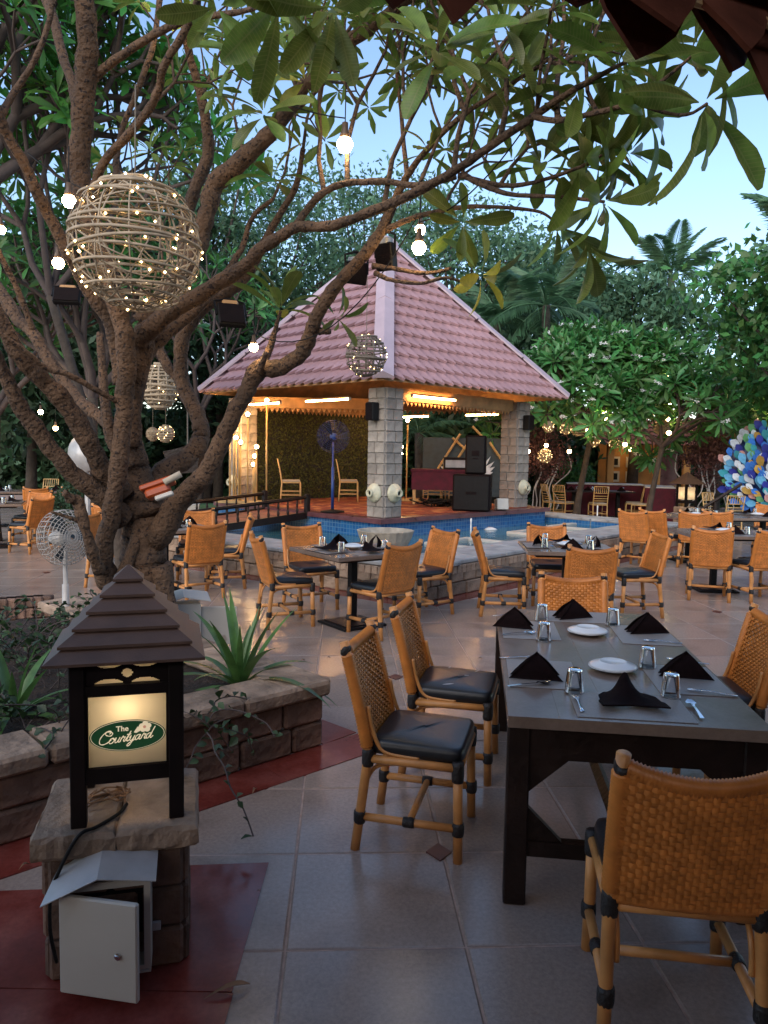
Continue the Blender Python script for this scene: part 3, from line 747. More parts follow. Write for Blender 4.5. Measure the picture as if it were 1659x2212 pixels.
# tables --------------------------------------------------------------
NT = Vector((1.06, 3.67)); NA = R(-7); NL, NW, TZ = 1.98, .94, .752
nt_ = empty('dining_table', (NT.x, NT.y, 0), NA, 'long dark wooden table with braced legs laid for six', 'table')
for i in range(5):
    x = -NW / 2 + NW * (i + .5) / 5; MB().bbox((x, 0, TZ - .022), (NW / 5 - .0002, NL, .044), .0004).build('top_plank', top_m, nt_)
for sy in (-1, 1):
    MB().box((0, sy * (NL / 2 - .06), TZ - .11), (NW - .06, .03, .13)).build('apron', wood_m, nt_)
    MB().box((0, sy * (NL / 2 - .075), .22), (NW - .14, .045, .06)).build('foot_rail', wood_m, nt_)
    for sx in (-1, 1):
        lg = MB().bbox((sx * (NW / 2 - .045), sy * (NL / 2 - .075), (TZ - .045) / 2), (.085, .08, TZ - .046), .006).build('leg', wood_m, nt_)
        x0 = sx * (NW / 2 - .088); y0 = sy * (NL / 2 - .075)
        def gus(za, zb, ln):
            V = [(x0, y0 - .016, za), (x0 - sx * ln, y0 - .016, za), (x0, y0 - .016, zb), (x0, y0 + .016, za), (x0 - sx * ln, y0 + .016, za), (x0, y0 + .016, zb)]
            MB().add(V, [(0, 1, 2), (5, 4, 3), (0, 3, 4, 1), (1, 4, 5, 2), (2, 5, 3, 0)]).build('gusset', wood_m, lg)
        gus(TZ - .176, TZ - .31, .15); gus(.251, .38, .13)
for sx in (-1, 1): MB().box((sx * (NW / 2 - .035), 0, TZ - .1), (.028, NL - .24, .11)).build('apron', wood_m, nt_)
MB().tube([(0, -NL / 2 + .1, .225), (0, NL / 2 - .1, .225)], .03, 4).build('centre_stretcher', wood_m, nt_)
# tableware prototypes --------------------------------------------------
glass_me = MB().lathe([(0, .0965), (.026, .0965), (.0295, .093), (.0305, .085), (.039, .004), (.0395, .0), (.0383, .0), (.0378, .004), (.0292, .084), (.027, .087), (0, .0875)], 28, cap=False).mesh('tumbler', True); glass_me.materials.append(glass_m)
plate_me = MB().lathe([(0, .0), (.055, .0), (.06, .003), (.098, .016), (.105, .0185), (.104, .0205), (.094, .017), (.066, .0075), (.062, .0065), (0, .006)], 40).mesh('plate', True); plate_me.materials.append(china_m)
plateinv_me = MB().lathe([(.105, .0), (.107, .002), (.096, .008), (.066, .017), (.060, .021), (.055, .021), (.052, .0175), (0, .0175)], 40).mesh('plate', True); plateinv_me.materials.append(china_m)
def napkin_mesh(kind, seed):
    r_ = random.Random(seed); b = MB(); N = 9
    def flap(A, B, C_, th):
        """soft triangular fold A-B base, C_ tip"""
        A, B, C_ = Vector(A), Vector(B), Vector(C_); nn = (B - A).cross(C_ - A).normalized(); V = []; rows = []
        for sgn in (0, 1):
            for i in range(N + 1):
                for j in range(N + 1 - i):
                    u, v = i / N, j / N; p = A + (B - A) * v * 1.0 + (C_ - A) * u
                    bul = .016 * math.sin(math.pi * min(1, u + .15)) * math.sin(math.pi * (v + u / 2)) + r_.uniform(-.0012, .0012)
                    V.append(p + nn * (bul + (th if sgn else 0)))
        def ix(i, j, s_): return s_ * ((N + 1) * (N + 2) // 2) + i * (N + 1) - i * (i - 1) // 2 + j
        Fc = []
        for s_ in (0, 1):
            for i in range(N):
                for j in range(N - i):
                    q = (ix(i, j, s_), ix(i, j + 1, s_), ix(i + 1, j, s_)); Fc.append(q if s_ else q[::-1])
                    if j < N - i - 1:
                        q = (ix(i, j + 1, s_), ix(i + 1, j + 1, s_), ix(i + 1, j, s_)); Fc.append(q if s_ else q[::-1])
        for k in range(N):
            Fc.append((ix(0, k, 0), ix(0, k, 1), ix(0, k + 1, 1), ix(0, k + 1, 0)))
            Fc.append((ix(k, 0, 0), ix(k + 1, 0, 0), ix(k + 1, 0, 1), ix(k, 0, 1)))
            Fc.append((ix(k, N - k, 0), ix(k, N - k, 1), ix(k + 1, N - k - 1, 1), ix(k + 1, N - k - 1, 0)))
        b.add(V, Fc)
    if kind == 0:     # tent of two flaps
        flap((-.115, -.035, 0), (.115, -.035, 0), (.0, .0, .112), .005); flap((.10, .06, 0), (-.10, .06, 0), (.0, .004, .111), .005); flap((-.11, .02, .0), (-.05, -.03, 0), (.0, .0, .109), .004)
    else:             # saddle fold lying open
        V = []; n1 = 18
        for s_ in (0, 1):
            for i in range(n1 + 1):
                for j in range(n1 + 1):
                    u, v = -1 + 2 * i / n1, -1 + 2 * j / n1
                    x = .125 * u * (1 - .35 * (v > 0) * v); y = .075 * v - .05 * abs(u) * (v < .3)
                    z = .012 + .085 * math.exp(-(u / .42) ** 2) * (.5 + .5 * v) ** 1.3 + .02 * abs(u) * (1 - v) * .3 + (.005 if s_ else 0); V.append((x, y, z))
        m1 = (n1 + 1) ** 2; Fc = []
        for s_ in (0, 1):
            for i in range(n1):
                for j in range(n1):
                    a = s_ * m1 + i * (n1 + 1) + j; q = (a, a + n1 + 1, a + n1 + 2, a + 1); Fc.append(q if s_ else q[::-1])
        for k in range(n1):
            for a, b2 in ((k, k + 1), (n1 * (n1 + 1) + k, n1 * (n1 + 1) + k + 1), (k * (n1 + 1), (k + 1) * (n1 + 1)), (k * (n1 + 1) + n1, (k + 1) * (n1 + 1) + n1)): Fc.append((a, b2, b2 + m1, a + m1))
        b.add(V, Fc)
    me = b.mesh('napkin', True); me.materials.append(napkin_m); return me
NAP = [napkin_mesh(0, 1), napkin_mesh(1, 2), napkin_mesh(0, 5)]
def spoon_mesh():
    b = MB(); V = []; n = 18; L = .19
    for i in range(n + 1):
        t = i / n; x = t * L; w_ = .0048 + .003 * max(0, 1 - t / .3); z = .004 + .006 * math.sin(math.pi * t * .9)
        if t > .72: q = (t - .72) / .28; w_ = .004 + .0165 * math.sin(math.pi * min(q * .92 + .06, 1)) ** .7; z = .012 - .008 * math.sin(math.pi * q)
        V += [(x, -w_, z + (.003 if t > .72 else 0)), (x, 0, z), (x, w_, z + (.003 if t > .72 else 0))]
    b.add(V, [(i * 3 + k, i * 3 + 3 + k, i * 3 + 4 + k, i * 3 + 1 + k) for i in range(n) for k in range(2)])
    me = b.mesh('spoon', True); me.materials.append(steel_m); return me
def fork_mesh():
    b = MB(); L = .19
    pts = [(0, .0075, .003), (.05, .0055, .004), (.10, .004, .009), (.125, .005, .010), (.14, .0125, .007)]
    V = []
    for x, w_, z in pts: V += [(x, -w_, z), (x, w_, z), (x, w_, z + .002), (x, -w_, z + .002)]
    b.add(V, [(i * 4 + k, i * 4 + (k + 1) % 4, i * 4 + 4 + (k + 1) % 4, i * 4 + 4 + k) for i in range(4) for k in range(4)] + [(3, 2, 1, 0), (16, 17, 18, 19)])
    for k in range(4): b.box((.165, -.0095 + k * .0063, .0075), (.052, .0034, .002))
    me = b.mesh('fork', True); me.materials.append(steel_m); return me
SPO, FRK = spoon_mesh(), fork_mesh()
mat_me = MB().bbox((0, 0, .0012), (.43, .30, .0024), .0008).mesh('place_mat'); mat_me.materials.append(mat_m)
def ware(name, me, x, y, z, rz, label, cat, group):
    o = linkobj(name, me); o.location = (x, y, z); o.rotation_euler = (0, 0, rz); return tag(o, label, cat, group)
TT = TZ + .001
def onT(px, py): g = G(px, py, TT); return g.x, g.y
GRP = 'settings on the long table'
# mats by local position on the long table
def loc2w(lx, ly): c_, s_ = math.cos(NA), math.sin(NA); return NT.x + c_ * lx - s_ * ly, NT.y + s_ * lx + c_ * ly
for lx, ly, rz, lb in ((-.30, -.42, 90, 'near left corner under the tent napkin'), (-.30, .42, 90, 'far left corner'), (.31, -.40, 90, 'right side beside the near fork'), (.31, .42, 90, 'right side beside the far napkin'), (.0, -.81, 0, 'front end under the collapsed napkin'), (.02, .81, 0, 'far end before the empty chair')):
    x, y = loc2w(lx, ly); ware('place_mat', mat_me, x, y, TT, NA + R(rz), 'grey woven place mat on the long table, ' + lb, 'place mat', GRP)
MZ = TT + .003
for px, py, rz, k, lb in ((1158, 1465, -12, 0, 'large dark napkin tent beside the spoon on the near left mat'), (1110, 1355, -18, 0, 'dark napkin tent at the far left corner of the long table'), (1237, 1335, 20, 2, 'dark curled napkin before the chair at the far table end'), (1397, 1367, 8, 2, 'dark napkin tent at far right of the long table'), (1480, 1462, -14, 2, 'dark napkin tent behind a tumbler at right of the long table'), (1357, 1520, -4, 1, 'collapsed dark napkin lying between fork and spoon at table front')):
    x, y = onT(px, py); ware('napkin', NAP[k], x, y, MZ, R(rz), lb, 'napkin', GRP)
for px, py, lb in ((1170, 1341, 'beside the far left napkin'), (1174, 1384, 'touching the spoon at the far left mat'), (1323, 1351, 'near the far right napkin'), (1240, 1496, 'beside the near left napkin tent'), (1398, 1443, 'behind the near plates'), (1448, 1506, 'in front of the right napkin tent')):
    x, y = onT(px, py); ware('tumbler', glass_me, x, y, MZ + .0005, rnd.uniform(0, 3), 'upturned clear glass tumbler on the long table, ' + lb, 'glass', GRP)
for px, py, lb in ((1268, 1370, 'far'), (1322, 1448, 'near')):
    x, y = onT(px, py)
    ware('side_plate', plate_me, x, y, TT + .0005, 0, f'lower white plate of the {lb} pair on the long table', 'plate', GRP)
    ware('side_plate', plateinv_me, x + .004, y + .003, TT + .0215, 1, f'upper upturned white plate of the {lb} pair on the long table', 'plate', GRP)
def cut(nm, me, x0, y0, x1, y1, lb):
    """handle end pixel to head end pixel"""
    a, b = Vector(onT(x0, y0)), Vector(onT(x1, y1)); d = b - a
    ware(nm, me, a.x, a.y, MZ, math.atan2(d.y, d.x), lb, nm, GRP)
cut('spoon', SPO, 1097, 1485, 1200, 1479, 'steel spoon in front of the near left napkin tent')
cut('spoon', SPO, 1085, 1373, 1152, 1370, 'steel spoon in front of the far left napkin tent')
cut('spoon', SPO, 1517, 1555, 1480, 1508, 'steel spoon at the front right of the long table')
cut('fork', FRK, 1258, 1541, 1238, 1500, 'steel fork at the front left of the long table')
cut('fork', FRK, 1594, 1507, 1490, 1494, 'steel fork before the right napkin tent on long table')
cut('fork', FRK, 1474, 1392, 1388, 1386, 'steel fork before the far right napkin on long table')
cut('fork', FRK, 1079, 1423, 1140, 1424, 'steel fork partly under the near left napkin tent')
cut('fork', FRK, 1532, 1438, 1440, 1426, 'steel fork behind the right napkin tent on long table')
cut('fork', FRK, 1062, 1332, 1120, 1331, 'steel fork behind the far left napkin tent')
# chairs at the long table
chair(.19, 3.33, -14, 'cane chair with black cushion at left of long table, nearer the lantern')
worn = chair(.41, 4.09, -13, 'cane chair with cracked worn black cushion at left of long table')
for x0, y0, L_, W_, a_ in ((.13, -.02, .075, .014, .5), (.15, -.13, .04, .011, .9), (-.05, .05, .03, .006, .2), (-.15, .1, .05, .006, 1.2), (-.17, -.06, .045, .007, 1.4)):
    MB().lathe([(0, .0012), (.5, .0008), (.5, 0)], 12).build('scuff', whitecl_m, worn, M4=Matrix.Translation((x0, y0, .4905)) @ Matrix.Rotation(a_, 4, 'Z') @ Matrix.Diagonal((W_, L_, 1, 1)))
chair(.92, 2.30, 82, 'cane chair pushed to the front end of the long table, its woven back turned outward')
chair(1.29, 4.92, -95, 'cane chair at the far end of the long table facing along it')
chair(1.76, 4.02, 175, 'cane chair at right of long table opposite the worn cushion')
chair(1.68, 3.14, 174, 'cane chair at right of long table opposite the chair nearer the lantern')
# pedestal tables -------------------------------------------------------
def ped_table(x, y, rz, sx, sy, label, where='', sides=None):
    t = empty('pedestal_table', (x, y, 0), rz, label, 'table', 'square dark dining tables')
    MB().bbox((0, 0, TZ - .02), (sx, sy, .04), .004).build('table_top', top_m, t)
    MB().box((0, 0, TZ - .055), (sx * .8, sy * .8, .028)).build('top_frame', wood_m, t)
    for k in ((-1, 1) if sx > 1.4 else (0,)):
        MB().bbox((k * sx * .3, 0, .36), (.075, .075, .65), .006).build('pedestal', black_m, t)
        MB().bbox((k * sx * .3, 0, .012), (.5, .5, .024), .006).build('base_plate', black_m, t); MB().bbox((k * sx * .3, 0, .03), (.4, .4, .012), .004).build('base_cover', wood_m, t)
    c_, s_ = math.cos(rz), math.sin(rz)
    def W2(lx, ly): return x + c_ * lx - s_ * ly, y + s_ * lx + c_ * ly
    g = 'settings on ' + where
    seats = [(0, -1), (0, 1), (-1, 0), (1, 0)] if sx < 1.4 else [(-.5, -1), (.5, -1), (-.5, 1), (.5, 1)]
    for k, (ux, uy) in enumerate(seats):
        sd = ', ' + sides[k]
        lx, ly = ux * (sx / 2 - .17) if sx < 1.4 else ux * sx / 2, uy * (sy / 2 - .16); r0 = math.atan2(uy, ux if sx < 1.4 else 0) + math.pi / 2
        p = W2(lx, ly); ware('place_mat', mat_me, *p, TT + k * .0028, rz + r0, 'grey place mat on ' + where + sd, 'place mat', g)
        zz = TT + .0028 * 4
        p = W2(lx + rnd.uniform(-.02, .02), ly + rnd.uniform(-.02, .02)); ware('napkin', NAP[rnd.choice((0, 0, 2, 1))], *p, zz, rz + r0 + rnd.uniform(-.4, .4), 'dark folded napkin on ' + where + sd, 'napkin', g)
        tx, ty = -uy if sx < 1.4 else .8, ux if sx < 1.4 else 0
        p = W2(lx + tx * .19 - ux * .03, ly + ty * .19 - uy * .03); ware('tumbler', glass_me, *p, zz, 0, 'upturned glass tumbler on ' + where + sd, 'glass', g)
        p = W2(lx - tx * .17, ly - ty * .17); ware('spoon', SPO, *p, zz, rz + r0 + 1.57, 'steel spoon on ' + where + sd, 'spoon', g)
    for k in ((0,) if sx < 1.4 else (-.25, .25)):
        pk = '' if k == 0 else (' of the poolward pair' if k < 0 else ' of the outer pair')
        p = W2(k * sx, 0); ware('side_plate', plate_me, *p, TT + .012, 0, 'lower white plate' + pk + ' on ' + where, 'plate', g); ware('side_plate', plateinv_me, *p, TT + .0325, 0, 'upper white plate' + pk + ' on ' + where, 'plate', g)
ped_table(-.30, 7.45, R(36), .92, .92, 'square pedestal table before the scalloped bowl at the pool corner', where='the bowl table', sides=['long table side', 'footbridge side', 'lily plant side', 'pool wall side'])
chair(-.95, 7.45, 22, 'cane chair at the bowl table, turned toward the pool, nearest the lily plant')
chair(-.02, 7.13, 135, 'cane chair at the bowl table with its woven back toward the worn cushion chair')
chair(.42, 8.05, 215, 'cane chair at the bowl table standing against the pool wall on its right')
chair(-.78, 8.22, -62, 'cane chair at the bowl table with its back to the footbridge')
ped_table(1.93, 7.95, R(-4), .92, .92, 'square pedestal table between pool wall and long table', where='the middle square table', sides=['long table side', 'pool side', 'side on the bowl', 'side away from the bowl'])
chair(1.30, 8.12, -4, 'cane chair seen side on, left of the table between pool and long table')
chair(1.93, 8.72, -92, 'cane chair with its back to the pool at the middle square table')
chair(1.92, 7.18, 88, 'cane chair back to back with the chair at the far end of the long table')
chair(2.72, 8.18, 186, 'cane chair seen side on, right of the table between pool and long table')
ped_table(4.95, 9.75, R(-3), 2.2, .95, 'long pedestal table behind two cane chairs with backs outward', where='the long pedestal table', sides=['corner chair place', 'place beside the corner chair', 'place opposite the corner chair', 'outer place opposite'])
chair(3.97, 9.20, 72, 'cane chair with back outward at the poolward corner of the long pedestal table')
chair(4.52, 9.12, 100, 'cane chair with back outward beside the corner chair of the long pedestal table')
ped_table(5.7, 12.6, R(8), 2.2, .95, 'long pedestal table beside the pool near the second scalloped bowl', where='the far pedestal table', sides=['near side by the row of four', 'near side by the mural', 'far side by the bowl', 'far side by the mural'])
chair(3.98, 11.75, 48, 'cane chair at the pool corner seen from behind, first of a row of four')
chair(4.42, 12.05, 40, 'cane chair second of the row of four beside the pool corner')
chair(4.90, 11.85, 62, 'cane chair third of the row of four beside the pool corner')
chair(5.32, 12.15, 70, 'cane chair last of the row of four, nearest the second bowl')
chair(6.9, 13.6, -120, 'lit cane chair between pale party chairs and far pedestal table')
chair(7.35, 13.2, -140, 'lit cane chair before the blue petal mural')
ped_table(-2.68, 9.25, R(36), .95, .95, 'square pedestal table between the big tree trunk and the pool', where='the trunk table', sides=['side toward the lily plant', 'footbridge side', 'trunk side', 'pool wall side'])
chair(-2.16, 8.72, 128, 'cane chair with back outward beside the big tree trunk')
chair(-1.98, 9.45, 190, 'cane chair between tree table and pool wall seen side on')
chair(-2.5, 10.05, -80, 'cane chair at the tree table with its back to the footbridge')
chair(-3.35, 9.35, -10, 'cane chair glimpsed behind the tree trunk')
ped_table(-6.55, 12.7, R(20), .95, .95, 'square pedestal table beyond the white fan', where='the square table beyond the fan', sides=['side toward the fan', 'far side under the trees', 'outer side', 'side toward the pool'])
chair(-5.72, 12.2, 158, 'cane chair with back outward at the square table beyond the fan')
chair(-6.3, 13.5, -100, 'cane chair on the far side of the square table beyond the fan')
chair(-7.3, 12.6, 5, 'cane chair on the outer side of the square table beyond the fan')
chair(-4.0, 11.2, 95, 'cane chair standing behind the white pedestal fan')
ped_table(-7.6, 16.2, R(20), 2.2, .95, 'dark long table under the trees beyond the fan', where='the long table under the trees', sides=['near outer place', 'near place by the pool', 'far outer place', 'far place by the pool'])
chair(-7.0, 15.3, 110, 'cane chair at near side of the long table under the trees')
chair(-6.4, 15.6, 115, 'cane chair at the pool end of the long table under the trees')
# gold party chairs ------------------------------------------------------
def make_party_chair():
    t = empty('party_chair', (0, 0, 0)); HW = .185
    py_ = lambda z: -.19 - .09 * max(0, (z - .43) / .49) ** 1.2 - .03 * max(0, 1 - z / .43)
    for sx in (-1, 1):
        MB().tube([(sx * HW * (1 - .0 * z), py_(z), z) for z in (0, .2, .43, .6, .75, .92)], [.014, .015, .016, .015, .014, .012], 8).build('rear_post', gold_m, t, True)
        MB().tube([(sx * HW, .2, 0), (sx * HW, .19, .43)], [.013, .016], 8).build('front_leg', gold_m, t, True)
        for z in (.17, .25): MB().tube([(sx * HW, py_(z), z), (sx * HW, .195, z)], .009, 6).build('stretcher', gold_m, t)
    for z in (.21,):
        MB().tube([(-HW, .197, z), (HW, .197, z)], .009, 6).build('stretcher', gold_m, t); MB().tube([(-HW, py_(z), z), (HW, py_(z), z)], .009, 6).build('stretcher', gold_m, t)
    for z in (.915, .74, .665, .6, .54): MB().tube([(-HW, py_(z), z), (0, py_(z) - .012, z), (HW, py_(z), z)], .011, 6).build('back_rail', gold_m, t, True)
    for k in range(6):
        x = -HW + 2 * HW * (k + 1) / 7; MB().tube([(x, py_(.74) - .008, .74), (x, py_(.915) - .008, .915)], .008, 6).build('spindle', gold_m, t)
    MB().bbox((0, 0, .435), (.40, .40, .03), .01).build('seat_frame', gold_m, t)
    MB().bbox((0, 0, .468), (.37, .37, .035), .016).build('seat_pad', bowl_m, t)
    return t
pch0 = make_party_chair(); pu = [0]
def pchair(x, y, face, label, z=0, group='gold party chairs'):
    if not pu[0]: c = pch0; pu[0] = 1; c.location = (x, y, z); c.rotation_euler = (0, 0, R(face - 90))
    else: c = copy_tree(pch0, (x, y, z), R(face - 90))
    tag(c, label, 'chair', group)
p = G(636, 1083, SZ); pchair(p.x, 15.9, 8, 'gold party chair on stage between the bulb poles and the blue fan', SZ + .008)
p = G(752, 1083, SZ); pchair(-.78, 16.6, 4, 'gold party chair on stage behind the blue fan', SZ + .008)
pchair(1.12, 17.1, 160, 'gold party chair behind the tangle of cables on stage', SZ + .008)
pchair(1.55, 17.0, 200, 'gold party chair half hidden by the lower loudspeaker', SZ + .008)
g22 = 20.4
for px, fc, dy, lb in ((1197, 15, 0, 'gold party chair at the left end of the maroon cloth tables'), (1222, 40, -.3, 'gold party chair second at the maroon cloth tables'), (1295, 92, -.6, 'gold party chair turned its back to the pool at the maroon tables'), (1372, 165, 0, 'gold party chair behind its neighbour right of the maroon tables'), (1388, 150, -.5, 'gold party chair leaning right of the maroon tables')):
    q = P(px, 1000, g22 + dy); pchair(q.x, q.y, fc, lb)
for px, Y, fc, lb in ((1555, 17.0, -60, 'pale party chair before the blue petal mural, nearer the lantern'), (1580, 16.2, 95, 'pale party chair with dark seat before the blue petal mural'), (1455, 20.5, -100, 'gold party chair standing beside the far lantern pedestal'), (97, 18.0, -95, 'gold party chair under the trees beyond the fan')):
    q = P(px, 1000, Y); pchair(q.x, q.y, fc, lb)
# maroon cloth banquet tables --------------------------------------------
def cloth_table(a, b, dep, label):
    a, b = Vector(a), Vector(b); d = b - a; L = d.length; t = empty('banquet_table', tuple((a + b) / 2) + (0,), math.atan2(d.y, d.x), label, 'table', 'maroon cloth banquet tables')
    MB().bbox((0, 0, .90), (L, dep, .03), .008).build('table_top', whitecl_m, t)
    n = int(L * 24); V = []
    per = [(-L / 2 + L * i / n, -dep / 2) for i in range(n + 1)] + [(L / 2, -dep / 2 + dep * i / 12) for i in range(1, 13)] + [(L / 2 - L * i / n, dep / 2) for i in range(1, n + 1)] + [(-L / 2, dep / 2 - dep * i / 12) for i in range(1, 12)]
    for z, am in ((.884, .002), (.45, .018), (.02, .028)):
        for k, (x, y) in enumerate(per):
            o = am * (1 if k % 2 else -1); nx_, ny_ = (0, -1) if y <= -dep / 2 + 1e-6 else ((0, 1) if y >= dep / 2 - 1e-6 else ((1, 0) if x > 0 else (-1, 0))); V.append((x + nx_ * o, y + ny_ * o, z))
    m_ = len(per); MB().add(V, [(r * m_ + k, r * m_ + (k + 1) % m_, (r + 1) * m_ + (k + 1) % m_, (r + 1) * m_ + k) for r in range(2) for k in range(m_)]).build('pleated_skirt', cloth_m, t, True)
a = P(1225, 1000, 22.0); b = P(1345, 1000, 21.6); c_ = P(1400, 1000, 19.8)
cloth_table((a.x, a.y), (b.x + .6, b.y), .8, 'long maroon skirted table behind the gold party chairs')
cloth_table((b.x + .9, b.y - .35), (c_.x + .35, c_.y), .75, 'maroon skirted table turned toward the pool beside the second bowl')
q = P(1290, 1000, 20.6); t = empty('party_table', (q.x, q.y, 0), 0, 'dark rectangular table among the gold party chairs', 'table')
MB().bbox((0, 0, .74), (1.9, .8, .04), .006).build('table_top', wood_m, t)
for sx in (-1, 1): MB().bbox((sx * .6, 0, .36), (.1, .1, .7), .01).build('pedestal', black_m, t)
for k in range(4): ware('napkin', NAP[0], q.x - .7 + k * .45, q.y - .1, .762, rnd.uniform(-.4, .4), 'dark napkin tent on the party table, ' + ('nearest the stage', 'second from the stage', 'third from the stage', 'nearest the hut')[k], 'napkin', 'napkins on the party table')
for k in range(4): ware('tumbler', glass_me, q.x - .5 + k * .42, q.y + .1, .762, 0, 'upturned tumbler on the party table, ' + ('nearest the stage', 'second from the stage', 'third from the stage', 'nearest the hut')[k], 'glass', 'glasses on the party table')

# ================================================================== lantern on its pedestal
PDX, PDY, PDR = -.895, 2.56, R(14)
ped = empty('stone_pedestal', (PDX, PDY, 0), PDR, 'rough sandstone pedestal under the brown lantern', 'pedestal')
core = MB().box((0, 0, .205), (.385, .355, .41)).build('core', mortar_m, ped)
for f in range(4):
    a = f * math.pi / 2; wd = .385 if f % 2 == 0 else .355; off = (.355 if f % 2 == 0 else .385) / 2
    for k in range(3):
        xs = [-wd / 2 - .02, (-.05, .07, -.02)[k], wd / 2 + .02]
        for i in range(2):
            c_ = Matrix.Rotation(a, 3, 'Z') @ Vector(((xs[i] + xs[i + 1]) / 2, -off - .008 - rnd.uniform(0, .006), .071 + k * .137))
            o = MB().bbox((0, 0, 0), (xs[i + 1] - xs[i] - .01, .045, .13), .012).build('stone_block', sandd_m, core); o.location = c_; o.rotation_euler = (0, 0, a)
for sx in (-1, 1):
    b = MB(); n = 10; hx, hy = .128, .235; V = []
    for z, ins in ((0, .008), (.012, 0), (.06, 0), (.075, .010)):
        for k in range(40):
            t = k / 40 * 4; s_ = int(t); u = t - s_; x, y = ((-1 + 2 * u, -1), (1, -1 + 2 * u), (1 - 2 * u, 1), (-1, 1 - 2 * u))[s_]
            V.append((sx * .129 + x * (hx - ins) + rnd.uniform(-.004, .004), y * (hy - ins) + rnd.uniform(-.005, .005), .418 + z + rnd.uniform(-.0025, .0025)))
    b.add(V, [(r * 40 + k, r * 40 + (k + 1) % 40, (r + 1) * 40 + (k + 1) % 40, (r + 1) * 40 + k) for r in range(3) for k in range(40)] + [tuple(range(39, -1, -1)), tuple(range(120, 160))])
    b.build('cap_slab', sand_m, ped)
LZ = .494
lan = empty('lantern', (PDX + .03, PDY + .0, LZ), R(16), 'brown wooden lantern with stepped roof and a lit green Courtyard sign pane', 'lantern')
HB, LG = .176, .048
for sx in (-1, 1):
    for sy in (-1, 1):
        MB().bbox((sx * (HB - LG / 2), sy * (HB - LG / 2), .275), (LG, LG, .55), .003).build('corner_post', lant_m, lan)
sidesR = [Matrix.Rotation(i * math.pi / 2, 4, 'Z') for i in range(4)]
IN = 2 * (HB - LG)
